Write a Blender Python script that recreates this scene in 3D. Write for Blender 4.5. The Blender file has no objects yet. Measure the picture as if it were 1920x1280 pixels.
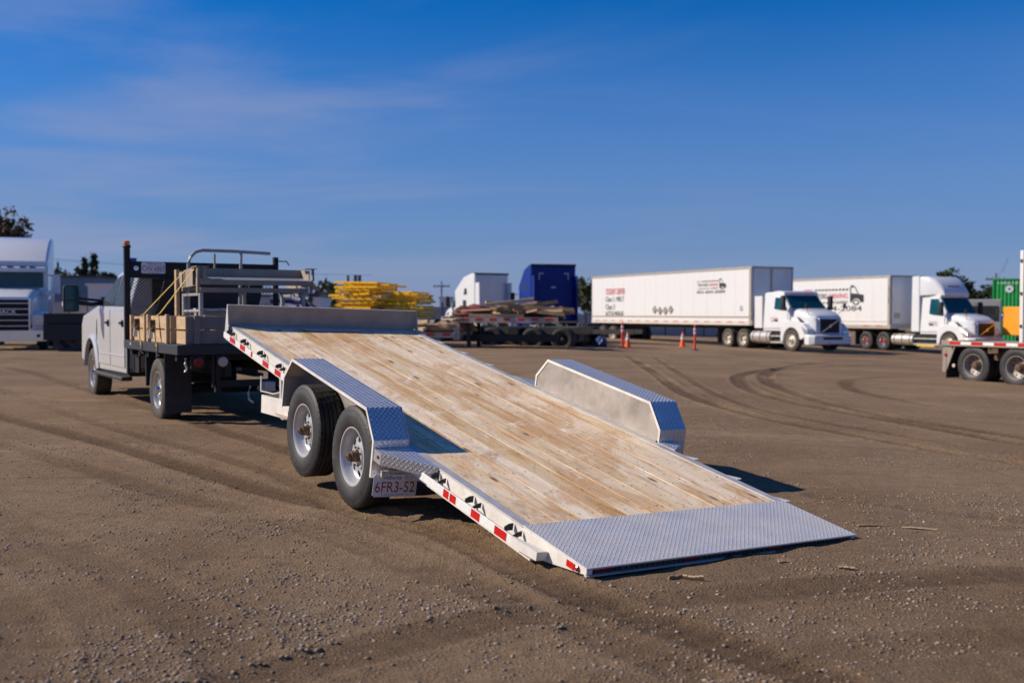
import bpy, math, random
import numpy as np
from mathutils import Vector, Matrix
random.seed(7)
sc = bpy.context.scene
R = math.radians
# ------------------------------------------------------------------ camera
cam_d = bpy.data.cameras.new('camera'); cam = bpy.data.objects.new('camera', cam_d)
sc.collection.objects.link(cam); sc.camera = cam
cam.location = (0, 0, 1.40)
cam.rotation_euler = (R(90 - 1.568), 0, 0)
cam_d.sensor_width = 36; cam_d.lens = 36.3
cam_d.clip_start = 0.1; cam_d.clip_end = 3000
cam_d.dof.use_dof = True; cam_d.dof.focus_distance = 7.3; cam_d.dof.aperture_fstop = 2.0
# ------------------------------------------------------------------ light
SUN_EL, SUN_AZ = 34.0, -87.0          # azimuth from +Y, clockwise positive
w = bpy.data.worlds.new('World'); sc.world = w; w.use_nodes = True
nt = w.node_tree; N = nt.nodes; Lk = nt.links
for n in list(N): N.remove(n)
out = N.new('ShaderNodeOutputWorld'); bg = N.new('ShaderNodeBackground'); sky = N.new('ShaderNodeTexSky')
sky.sky_type = 'NISHITA'; sky.sun_disc = False
sky.sun_elevation = R(SUN_EL); sky.sun_rotation = R(SUN_AZ)
sky.altitude = 1000; sky.air_density = 1.0; sky.dust_density = 0.45; sky.ozone_density = 5.0
SKY = 0.078
bg.inputs['Strength'].default_value = SKY
tc = N.new('ShaderNodeTexCoord'); sep = N.new('ShaderNodeSeparateXYZ'); Lk.new(tc.outputs['Generated'], sep.inputs[0])
def wm(op, a, b=None, clamp=False):
    n = N.new('ShaderNodeMath'); n.operation = op; n.use_clamp = clamp
    for i, q in enumerate((a, b)):
        if q is None: continue
        if isinstance(q, (int, float)): n.inputs[i].default_value = q
        else: Lk.new(q, n.inputs[i])
    return n.outputs[0]
zc = wm('MAXIMUM', sep.outputs['Z'], 0.0)
den = wm('ADD', zc, 0.12)
cx = wm('DIVIDE', sep.outputs['X'], den); cy = wm('DIVIDE', sep.outputs['Y'], den)
comb = N.new('ShaderNodeCombineXYZ'); Lk.new(cx, comb.inputs[0]); Lk.new(cy, comb.inputs[1])
mp = N.new('ShaderNodeMapping'); Lk.new(comb.outputs[0], mp.inputs[0])
mp.inputs['Rotation'].default_value = (0, 0, R(-14)); mp.inputs['Scale'].default_value = (0.62, 1.15, 1); mp.inputs['Location'].default_value = (0.35, 2.2, 0)
cn = N.new('ShaderNodeTexNoise'); Lk.new(mp.outputs[0], cn.inputs['Vector'])
cn.inputs['Scale'].default_value = 1.0; cn.inputs['Detail'].default_value = 7; cn.inputs['Roughness'].default_value = 0.52; cn.inputs['Distortion'].default_value = 0.6
cm = N.new('ShaderNodeMapRange'); cm.interpolation_type = 'SMOOTHSTEP'; Lk.new(cn.outputs[0], cm.inputs[0])
cm.inputs[1].default_value = 0.40; cm.inputs[2].default_value = 0.74; cm.inputs[3].default_value = 0; cm.inputs[4].default_value = 0.62
hz = N.new('ShaderNodeMapRange'); Lk.new(sep.outputs['Z'], hz.inputs[0]); hz.interpolation_type = 'SMOOTHSTEP'
hz.inputs[1].default_value = 0.32; hz.inputs[2].default_value = -0.02; hz.inputs[3].default_value = 0.0; hz.inputs[4].default_value = 0.92
side = N.new('ShaderNodeMapRange'); Lk.new(sep.outputs['X'], side.inputs[0])
side.inputs[1].default_value = 0.25; side.inputs[2].default_value = -0.35; side.inputs[3].default_value = 0.10; side.inputs[4].default_value = 1.0
cf = wm('MULTIPLY', cm.outputs[0], side.outputs[0]); 
hs = N.new('ShaderNodeHueSaturation'); Lk.new(sky.outputs[0], hs.inputs['Color'])
hs.inputs['Saturation'].default_value = 2.3; hs.inputs['Value'].default_value = 1.3; hs.inputs['Hue'].default_value = 0.511
m1 = N.new('ShaderNodeMix'); m1.data_type = 'RGBA'; Lk.new(hz.outputs[0], m1.inputs[0]); Lk.new(hs.outputs[0], m1.inputs[6]); m1.inputs[7].default_value = (2.35, 3.0, 5.5, 1)
m2 = N.new('ShaderNodeMix'); m2.data_type = 'RGBA'; Lk.new(cf, m2.inputs[0]); Lk.new(m1.outputs[2], m2.inputs[6]); m2.inputs[7].default_value = (3.6, 4.0, 6.0, 1)
Lk.new(m2.outputs[2], bg.inputs['Color']); Lk.new(bg.outputs[0], out.inputs[0])
sd = bpy.data.lights.new('sun', 'SUN'); so = bpy.data.objects.new('sun', sd); sc.collection.objects.link(so)
sd.energy = 5.0; sd.angle = R(0.53); sd.color = (1.0, 0.88, 0.73)
az, el = R(SUN_AZ), R(SUN_EL)
sv = Vector((math.sin(az) * math.cos(el), math.cos(az) * math.cos(el), math.sin(el)))
so.rotation_euler = sv.to_track_quat('Z', 'Y').to_euler()
sc.view_settings.view_transform = 'Standard'; sc.view_settings.look = 'None'
sc.view_settings.gamma = 1; sc.view_settings.exposure = 0.14; sc.view_settings.use_curve_mapping = False
# ------------------------------------------------------------------ materials
def pm(name, col, rough=0.5, metal=0.0, var=0.12, scale=4.0, dirt=None, damt=0.0, dscale=3.0, bump=0.0, bscale=40.0,
       trans=None, spec=None, coat=0.0, emit=None, dlow=None, streak=None):
    """procedural material: colour wobble, patchy dirt, optional dirt low down, fine bump"""
    m = bpy.data.materials.new(name); m.use_nodes = True
    t = m.node_tree; n = t.nodes; l = t.links; b = n['Principled BSDF']
    b.inputs['Roughness'].default_value = rough; b.inputs['Metallic'].default_value = metal
    if coat: b.inputs['Coat Weight'].default_value = coat; b.inputs['Coat Roughness'].default_value = 0.06
    if spec is not None: b.inputs['Specular IOR Level'].default_value = spec
    if emit: b.inputs['Emission Color'].default_value = (*emit[:3], 1); b.inputs['Emission Strength'].default_value = emit[3]
    tcn = n.new('ShaderNodeTexCoord')
    vec = tcn.outputs['Object']
    if streak:
        mpp = n.new('ShaderNodeMapping'); mpp.inputs['Scale'].default_value = streak; l.new(vec, mpp.inputs[0]); vec = mpp.outputs[0]
    nz = n.new('ShaderNodeTexNoise'); nz.inputs['Scale'].default_value = scale; nz.inputs['Detail'].default_value = 6; nz.inputs['Roughness'].default_value = 0.6
    l.new(vec, nz.inputs['Vector'])
    mr = n.new('ShaderNodeMapRange'); mr.inputs[1].default_value = 0.3; mr.inputs[2].default_value = 0.7
    mr.inputs[3].default_value = 1 - var; mr.inputs[4].default_value = 1 + var * 0.6; l.new(nz.outputs[0], mr.inputs[0])
    mx = n.new('ShaderNodeVectorMath'); mx.operation = 'SCALE'; mx.inputs[0].default_value = col[:3]; l.new(mr.outputs[0], mx.inputs['Scale'])
    c = mx.outputs[0]
    if dirt:
        n2 = n.new('ShaderNodeTexNoise'); n2.inputs['Scale'].default_value = dscale; n2.inputs['Detail'].default_value = 8; n2.inputs['Roughness'].default_value = 0.7
        l.new(vec, n2.inputs['Vector'])
        m2 = n.new('ShaderNodeMapRange'); m2.inputs[1].default_value = 0.62 - 0.35 * damt; m2.inputs[2].default_value = 0.78; m2.inputs[4].default_value = min(1, damt * 1.6)
        l.new(n2.outputs[0], m2.inputs[0]); fac = m2.outputs[0]
        if dlow:
            sp = n.new('ShaderNodeSeparateXYZ'); l.new(tcn.outputs['Object'], sp.inputs[0])
            m3 = n.new('ShaderNodeMapRange'); m3.inputs[1].default_value = dlow[1]; m3.inputs[2].default_value = dlow[0]; m3.inputs[3].default_value = 0; m3.inputs[4].default_value = dlow[2]
            l.new(sp.outputs[2], m3.inputs[0])
            ml = n.new('ShaderNodeMath'); ml.operation = 'MULTIPLY'; l.new(m3.outputs[0], ml.inputs[0]); l.new(nz.outputs[0], ml.inputs[1])
            ad = n.new('ShaderNodeMath'); ad.operation = 'ADD'; ad.use_clamp = True; l.new(fac, ad.inputs[0]); l.new(ml.outputs[0], ad.inputs[1]); fac = ad.outputs[0]
        mm = n.new('ShaderNodeMix'); mm.data_type = 'RGBA'; l.new(fac, mm.inputs[0]); l.new(c, mm.inputs[6]); mm.inputs[7].default_value = (*dirt, 1)
        c = mm.outputs[2]
        rr = n.new('ShaderNodeMapRange'); rr.inputs[3].default_value = rough; rr.inputs[4].default_value = max(rough, 0.75); l.new(fac, rr.inputs[0]); l.new(rr.outputs[0], b.inputs['Roughness'])
        if metal > 0:
            r2 = n.new('ShaderNodeMapRange'); r2.inputs[3].default_value = metal; r2.inputs[4].default_value = 0.0; l.new(fac, r2.inputs[0]); l.new(r2.outputs[0], b.inputs['Metallic'])
    l.new(c, b.inputs['Base Color'])
    if bump:
        nb = n.new('ShaderNodeTexNoise'); nb.inputs['Scale'].default_value = bscale; nb.inputs['Detail'].default_value = 4; l.new(tcn.outputs['Object'], nb.inputs['Vector'])
        bp = n.new('ShaderNodeBump'); bp.inputs['Strength'].default_value = bump; bp.inputs['Distance'].default_value = 0.01; l.new(nb.outputs[0], bp.inputs['Height']); l.new(bp.outputs[0], b.inputs['Normal'])
    return m
DUST = (0.20, 0.155, 0.115)
M = {}
M['alu_tread'] = pm('alu_tread', (0.66, 0.655, 0.68), 0.34, 0.74, 0.15, 6, DUST, 0.10, 3.0, 0.15, 60)
M['alu_lug_glint'] = pm('alu_lug_glint', (0.76, 0.755, 0.75), 0.36, 0.5, 0.1, 9, DUST, 0.06, 5)  # worn shiny lugs; the paler colour also paints in the light they catch
M['alu_tail'] = pm('alu_tail', (0.74, 0.73, 0.74), 0.42, 0.5, 0.2, 4, (0.56, 0.51, 0.44), 0.9, 2.6, 0.2, 60)
M['alu'] = pm('alu', (0.52, 0.51, 0.50), 0.62, 0.4, 0.18, 8, (0.40, 0.35, 0.29), 0.22, 5, 0.1, 80)
M['alu_side'] = pm('alu_side', (0.42, 0.385, 0.35), 0.42, 0.6, 0.22, 5, (0.44, 0.385, 0.32), 0.45, 4, 0.1, 30)
M['alu_board'] = pm('alu_board', (0.44, 0.35, 0.28), 0.6, 0.1, 0.15, 5, (0.30, 0.23, 0.17), 0.5, 4, 0.2, 60)
M['cream'] = pm('cream', (0.72, 0.69, 0.63), 0.42, 0.0, 0.12, 6, (0.42, 0.33, 0.24), 0.34, 7, 0.08, 60)
M['frame_alu'] = pm('frame_alu', (0.62, 0.61, 0.58), 0.5, 0.4, 0.15, 6, (0.32, 0.26, 0.2), 0.25, 6)
M['tape_red'] = pm('tape_red', (0.55, 0.012, 0.012), 0.25, 0, 0.15, 30, (0.6, 0.5, 0.45), 0.06, 30)
M['tape_white'] = pm('tape_white', (0.78, 0.78, 0.76), 0.3, 0, 0.1, 30, (0.5, 0.42, 0.35), 0.15, 14)
M['lens_red'] = pm('lens_red', (0.25, 0.01, 0.015), 0.15, 0, 0.1)
M['lens_amber'] = pm('lens_amber', (0.8, 0.16, 0.01), 0.2, 0, 0.1, coat=0.5)
M['tyre'] = pm('tyre', (0.026, 0.025, 0.025), 0.62, 0, 0.3, 12, (0.13, 0.10, 0.075), 0.22, 6, 0.2, 60)
M['tyre_dusty'] = pm('tyre_dusty', (0.05, 0.046, 0.042), 0.8, 0, 0.25, 6, (0.17, 0.13, 0.095), 0.42, 4, 0.2, 60)
M['rim_white'] = pm('rim_white', (0.58, 0.58, 0.58), 0.32, 0.45, 0.06, 8, (0.40, 0.33, 0.25), 0.10, 12)
M['rim_dusty'] = pm('rim_dusty', (0.62, 0.56, 0.47), 0.5, 0.3, 0.15, 8, (0.36, 0.27, 0.19), 0.35, 6)
M['rim_grey'] = pm('rim_grey', (0.30, 0.275, 0.25), 0.5, 0.3, 0.2, 8, (0.22, 0.165, 0.12), 0.4, 6)
M['rf_grime'] = pm('rf_grime', (0.30, 0.255, 0.21), 0.75, 0.0, 0.25, 5, (0.17, 0.13, 0.10), 0.45, 5, 0.2, 40)
M['rim_alloy'] = pm('rim_alloy', (0.62, 0.61, 0.59), 0.3, 0.8, 0.1, 8, (0.33, 0.26, 0.2), 0.18, 9)
M['rim_chrome'] = pm('rim_chrome', (0.8, 0.8, 0.8), 0.15, 1.0, 0.1, 8, (0.33, 0.24, 0.18), 0.15, 9)
M['rust'] = pm('rust', (0.12, 0.07, 0.038), 0.8, 0.2, 0.35, 25, (0.24, 0.155, 0.085), 0.4, 20, 0.3, 90)
M['hub_red'] = pm('hub_red', (0.30, 0.03, 0.02), 0.6, 0, 0.2, 10)
M['steel_dark'] = pm('steel_dark', (0.06, 0.058, 0.055), 0.6, 0.4, 0.3, 10, (0.16, 0.125, 0.095), 0.35, 6)
M['black'] = pm('black', (0.011, 0.012, 0.014), 0.55, 0, 0.2, 8, (0.12, 0.10, 0.08), 0.12, 5)
M['black_gloss'] = pm('black_gloss', (0.008, 0.009, 0.012), 0.4, 0, 0.15, 6, (0.06, 0.05, 0.045), 0.04, 5, spec=0.3)
M['black_bed'] = pm('black_bed', (0.030, 0.033, 0.040), 0.45, 0, 0.15, 6, (0.12, 0.10, 0.085), 0.2, 5)
M['rubber_and_shade'] = pm('rubber_and_shade', (0.028, 0.028, 0.030), 0.6, 0, 0.25, 5, (0.10, 0.085, 0.07), 0.35, 4)  # real rubber parts, and the painted shade on the stake pockets
M['white_paint'] = pm('white_paint', (0.70, 0.71, 0.72), 0.22, 0, 0.03, 3, (0.52, 0.46, 0.39), 0.10, 2, coat=0.6)
M['pickup_paint'] = pm('pickup_paint', (0.53, 0.54, 0.56), 0.25, 0, 0.04, 3, (0.45, 0.39, 0.32), 0.14, 2.2, coat=0.5, dlow=(0.4, 0.95, 1.0))
M['truck_blue'] = pm('truck_blue', (0.001, 0.021, 0.20), 0.4, 0.0, 0.1, 3, spec=0.3)
M['truck_grey'] = pm('truck_grey', (0.50, 0.55, 0.62), 0.3, 0, 0.05, 3, coat=0.4)
M['box_white'] = pm('box_white', (0.70, 0.70, 0.69), 0.45, 0, 0.04, 2, (0.55, 0.47, 0.38), 0.12, 1.0, streak=(2, 2, 0.4), dlow=(1.1, 2.0, 0.45))
M['box_front'] = pm('box_front', (0.62, 0.64, 0.68), 0.3, 0.3, 0.06, 2, (0.5, 0.43, 0.36), 0.10, 1.5, dlow=(1.1, 1.7, 0.3))
M['box_rail'] = pm('box_rail', (0.42, 0.37, 0.31), 0.55, 0.3, 0.15, 3, (0.35, 0.27, 0.2), 0.3, 3)
M['box_dirty'] = pm('box_dirty', (0.62, 0.58, 0.52), 0.6, 0.1, 0.15, 2, (0.42, 0.34, 0.26), 0.3, 2)
M['glass'] = pm('glass', (0.045, 0.048, 0.048), 0.22, 0, 0.3, 2, spec=0.04)
M['glass_teal'] = pm('glass_teal', (0.008, 0.065, 0.085), 0.08, 0, 0.3, 1.2, spec=0.45)
M['chrome'] = pm('chrome', (0.75, 0.76, 0.78), 0.18, 1.0, 0.1, 6, (0.3, 0.25, 0.2), 0.1, 6)
M['tank'] = pm('tank', (0.60, 0.57, 0.53), 0.4, 0.6, 0.1, 6, (0.5, 0.42, 0.34), 0.3, 3)
M['headlamp'] = pm('headlamp', (0.55, 0.58, 0.62), 0.12, 0.5, 0.3, 9, coat=1.0)
M['plate_white'] = pm('plate_white', (0.72, 0.74, 0.78), 0.35, 0, 0.06, 20, (0.5, 0.44, 0.38), 0.08, 20)
M['ink_red'] = pm('ink_red', (0.28, 0.015, 0.02), 0.5, 0, 0.1)
M['ink_red2'] = pm('ink_red2', (0.62, 0.05, 0.06), 0.5, 0, 0.1)
M['ink_black'] = pm('ink_black', (0.025, 0.025, 0.027), 0.5, 0, 0.1)
M['ink_blue'] = pm('ink_blue', (0.03, 0.07, 0.35), 0.5, 0, 0.1)
M['placard'] = pm('placard', (0.42, 0.38, 0.33), 0.6, 0.2, 0.2, 9, (0.2, 0.17, 0.14), 0.3, 9)
M['yellow_strap'] = pm('yellow_strap', (0.62, 0.40, 0.05), 0.7, 0, 0.2, 30, (0.3, 0.2, 0.08), 0.2, 30)
M['yellow'] = pm('yellow', (0.95, 0.56, 0.006), 0.4, 0, 0.1, 2)
M['orange'] = pm('orange', (0.85, 0.13, 0.02), 0.5, 0, 0.1)
M['post_red'] = pm('post_red', (0.80, 0.05, 0.02), 0.5, 0, 0.1)
M['machine_orange'] = pm('machine_orange', (0.72, 0.30, 0.02), 0.45, 0, 0.15, 3, (0.25, 0.14, 0.05), 0.2, 3)
M['container_green'] = pm('container_green', (0.02, 0.33, 0.07), 0.5, 0, 0.12, 2, (0.2, 0.12, 0.07), 0.12, 2)
M['blue_wrap'] = pm('blue_wrap', (0.035, 0.05, 0.16), 0.55, 0, 0.4, 5, (0.16, 0.13, 0.11), 0.4, 4, 0.3, 8)
M['blue_tarp'] = pm('blue_tarp', (0.01, 0.05, 0.17), 0.5, 0, 0.3, 5, bump=0.3, bscale=6)
M['fence_grey'] = pm('fence_grey', (0.30, 0.33, 0.35), 0.6, 0.2, 0.15, 2, (0.2, 0.17, 0.13), 0.2, 2)
M['shed_blue'] = pm('shed_blue', (0.12, 0.18, 0.25), 0.6, 0, 0.15, 2)
M['shed_grey'] = pm('shed_grey', (0.34, 0.34, 0.33), 0.6, 0, 0.15, 2)
M['pole_wood'] = pm('pole_wood', (0.14, 0.11, 0.09), 0.8, 0, 0.2, 4)
M['bark'] = pm('bark', (0.10, 0.075, 0.055), 0.9, 0, 0.3, 8, bump=0.4, bscale=14)
M['red_tarp'] = pm('red_tarp', (0.22, 0.045, 0.045), 0.75, 0, 0.35, 6, (0.3, 0.2, 0.15), 0.25, 5, 0.5, 9)
M['pipe_black'] = pm('pipe_black', (0.02, 0.02, 0.022), 0.5, 0, 0.2, 8)
M['scrap'] = pm('scrap', (0.33, 0.22, 0.13), 0.85, 0, 0.35, 3, (0.10, 0.07, 0.05), 0.35, 4)
M['scrap_pale'] = pm('scrap_pale', (0.50, 0.37, 0.22), 0.8, 0, 0.25, 3, (0.20, 0.14, 0.09), 0.3, 4)
M['crate_wood'] = pm('crate_wood', (0.52, 0.36, 0.21), 0.75, 0, 0.22, 3, (0.30, 0.20, 0.12), 0.3, 4, 0.3, 40, streak=(6, 1.2, 6))
M['crate_grey'] = pm('crate_grey', (0.24, 0.21, 0.19), 0.85, 0, 0.2, 3, (0.12, 0.10, 0.085), 0.3, 4, 0.3, 40)
M['weathered'] = pm('weathered', (0.34, 0.28, 0.22), 0.7, 0.0, 0.2, 5, (0.25, 0.2, 0.16), 0.35, 6, 0.2, 40)
M['gauge_grey'] = pm('gauge_grey', (0.36, 0.37, 0.37), 0.45, 0.3, 0.15, 7, (0.34, 0.27, 0.2), 0.25, 8)

def leaf_mat(name, c1, c2):
    m = bpy.data.materials.new(name); m.use_nodes = True; t = m.node_tree; n = t.nodes; l = t.links; b = n['Principled BSDF']
    g = n.new('ShaderNodeNewGeometry'); r = n.new('ShaderNodeValToRGB'); l.new(g.outputs['Random Per Island'], r.inputs[0])
    r.color_ramp.elements[0].color = (*c1, 1); r.color_ramp.elements[1].color = (*c2, 1); l.new(r.outputs[0], b.inputs['Base Color'])
    b.inputs['Roughness'].default_value = 0.7
    return m
M['leaf_dark'] = leaf_mat('leaf_dark', (0.018, 0.035, 0.012), (0.05, 0.075, 0.02))
M['leaf_olive'] = leaf_mat('leaf_olive', (0.04, 0.055, 0.014), (0.11, 0.11, 0.03))
M['leaf_autumn'] = leaf_mat('leaf_autumn', (0.05, 0.04, 0.02), (0.14, 0.09, 0.04))

def wood_mat():
    m = bpy.data.materials.new('deck_wood'); m.use_nodes = True; t = m.node_tree; n = t.nodes; l = t.links; b = n['Principled BSDF']
    tcn = n.new('ShaderNodeTexCoord'); oi = n.new('ShaderNodeObjectInfo')
    off = n.new('ShaderNodeVectorMath'); off.operation = 'MULTIPLY_ADD'
    cb = n.new('ShaderNodeCombineXYZ'); l.new(oi.outputs['Random'], cb.inputs[0]); l.new(oi.outputs['Random'], cb.inputs[1]); l.new(oi.outputs['Random'], cb.inputs[2])
    l.new(cb.outputs[0], off.inputs[0]); off.inputs[1].default_value = (31, 57, 13); l.new(tcn.outputs['Object'], off.inputs[2])
    def nz(sc3, scale, det, rough=0.6, dist=0.0):
        mp = n.new('ShaderNodeMapping'); mp.inputs['Scale'].default_value = sc3; l.new(off.outputs[0], mp.inputs[0])
        k = n.new('ShaderNodeTexNoise'); k.inputs['Scale'].default_value = scale; k.inputs['Detail'].default_value = det; k.inputs['Roughness'].default_value = rough; k.inputs['Distortion'].default_value = dist
        l.new(mp.outputs[0], k.inputs['Vector']); return k.outputs[0]
    def mr(v, a, b_, c=0., d=1., s=True):
        k = n.new('ShaderNodeMapRange'); k.interpolation_type = 'SMOOTHSTEP' if s else 'LINEAR'
        for i, q in enumerate((a, b_, c, d)): k.inputs[i + 1].default_value = q
        l.new(v, k.inputs[0]); return k.outputs[0]
    def mul(a, b_):
        k = n.new('ShaderNodeMath'); k.operation = 'MULTIPLY'; l.new(a, k.inputs[0])
        if isinstance(b_, float): k.inputs[1].default_value = b_
        else: l.new(b_, k.inputs[1])
        return k.outputs[0]
    def mixc(f, a, col):
        k = n.new('ShaderNodeMix'); k.data_type = 'RGBA'; l.new(f, k.inputs[0]); l.new(a, k.inputs[6]); k.inputs[7].default_value = (*col, 1); return k.outputs[2]
    r = n.new('ShaderNodeValToRGB'); l.new(nz((3.2, 0.42, 1), 2.2, 6, 0.62, 0.5), r.inputs[0])
    e = r.color_ramp.elements; e[0].position = 0.33; e[0].color = (0.62, 0.37, 0.165, 1); e[1].position = 0.66; e[1].color = (0.95, 0.80, 0.58, 1)
    q = r.color_ramp.elements.new(0.47); q.color = (0.88, 0.665, 0.41, 1)
    c = r.outputs[0]
    # per board tone
    hv = n.new('ShaderNodeHueSaturation'); l.new(c, hv.inputs['Color']); l.new(mr(oi.outputs['Random'], 0, 1, 0.88, 1.08, False), hv.inputs['Value']); l.new(mr(oi.outputs['Random'], 0, 1, 1.12, 0.82, False), hv.inputs['Saturation'])
    c = hv.outputs[0]
    # orange brown streaks
    c = mixc(mul(mr(nz((9, 0.5, 1), 2.4, 5, 0.55, 0.3), 0.58, 0.70), 0.75), c, (0.66, 0.33, 0.085))
    # grain lines
    g = mr(nz((60, 1.3, 1), 3, 4, 0.6, 0.4), 0.35, 0.7, 0.80, 1.04)
    vm = n.new('ShaderNodeVectorMath'); vm.operation = 'SCALE'; l.new(c, vm.inputs[0]); l.new(g, vm.inputs['Scale']); c = vm.outputs[0]
    # edge colour along the joints
    sp = n.new('ShaderNodeSeparateXYZ'); l.new(tcn.outputs['Object'], sp.inputs[0])
    ab = n.new('ShaderNodeMath'); ab.operation = 'ABSOLUTE'; l.new(sp.outputs[0], ab.inputs[0])
    c = mixc(mul(mr(ab.outputs[0], 0.074, 0.088), mr(nz((2, 0.5, 1), 2, 3), 0.48, 0.60, 0.0, 0.8)), c, (0.62, 0.30, 0.075))
    # weathering that runs across neighbouring boards (deck space)
    g2 = n.new('ShaderNodeNewGeometry')
    def nw(scale, det, rough, sc3=(1, 1, 1), dist=0.6):
        mp = n.new('ShaderNodeMapping'); mp.inputs['Scale'].default_value = sc3; mp.inputs['Rotation'].default_value = (0, 0, R(-32)); l.new(g2.outputs['Position'], mp.inputs[0])
        k = n.new('ShaderNodeTexNoise'); k.inputs['Scale'].default_value = scale; k.inputs['Detail'].default_value = det; k.inputs['Roughness'].default_value = rough; k.inputs['Distortion'].default_value = dist
        l.new(mp.outputs[0], k.inputs['Vector']); return k.outputs[0]
    c = mixc(mul(mr(nw(1.6, 7, 0.7, (1.6, .7, 1)), 0.47, 0.62), 0.65), c, (0.60, 0.35, 0.165))
    c = mixc(mul(mr(nw(2.6, 7, 0.75, (1.5, .8, 1)), 0.54, 0.68), 0.6), c, (0.92, 0.82, 0.70))
    c = mixc(mul(mr(nw(1.1, 8, 0.8, (1.2, .8, 1)), 0.60, 0.72), 0.5), c, (0.30, 0.235, 0.175))
    c = mixc(mul(mr(nw(11, 6, 0.8, (1.4, .8, 1), 1.5), 0.605, 0.665), 0.85), c, (0.13, 0.085, 0.055))
    # grey stains, scuffs, knots
    c = mixc(mul(mr(nz((2.2, 0.9, 1), 1.5, 6, 0.7), 0.58, 0.74), 0.55), c, (0.25, 0.20, 0.155))
    c = mixc(mul(mr(nz((9, 4, 1), 3.0, 5, 0.75, 1.2), 0.63, 0.71), 0.85), c, (0.09, 0.06, 0.04))
    vo = n.new('ShaderNodeTexVoronoi'); mpv = n.new('ShaderNodeMapping'); mpv.inputs['Scale'].default_value = (5.2, 1.7, 1); l.new(off.outputs[0], mpv.inputs[0]); l.new(mpv.outputs[0], vo.inputs['Vector'])
    vo.inputs['Scale'].default_value = 1.0
    c = mixc(mul(mr(vo.outputs['Distance'], 0.13, 0.06), 0.85), c, (0.13, 0.065, 0.03))
    c = mixc(mul(mr(nz((26, 12, 1), 2.0, 3, 0.6, 0.5), 0.665, 0.72), 0.85), c, (0.05, 0.035, 0.028))
    l.new(c, b.inputs['Base Color']); b.inputs['Roughness'].default_value = 0.72; b.inputs['Specular IOR Level'].default_value = 0.3
    bp = n.new('ShaderNodeBump'); bp.inputs['Strength'].default_value = 0.5; bp.inputs['Distance'].default_value = 0.003
    l.new(nz((60, 1.3, 1), 3, 5, 0.7, 0.4), bp.inputs['Height']); l.new(bp.outputs[0], b.inputs['Normal'])
    return m
M['deck_wood'] = wood_mat()

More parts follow.
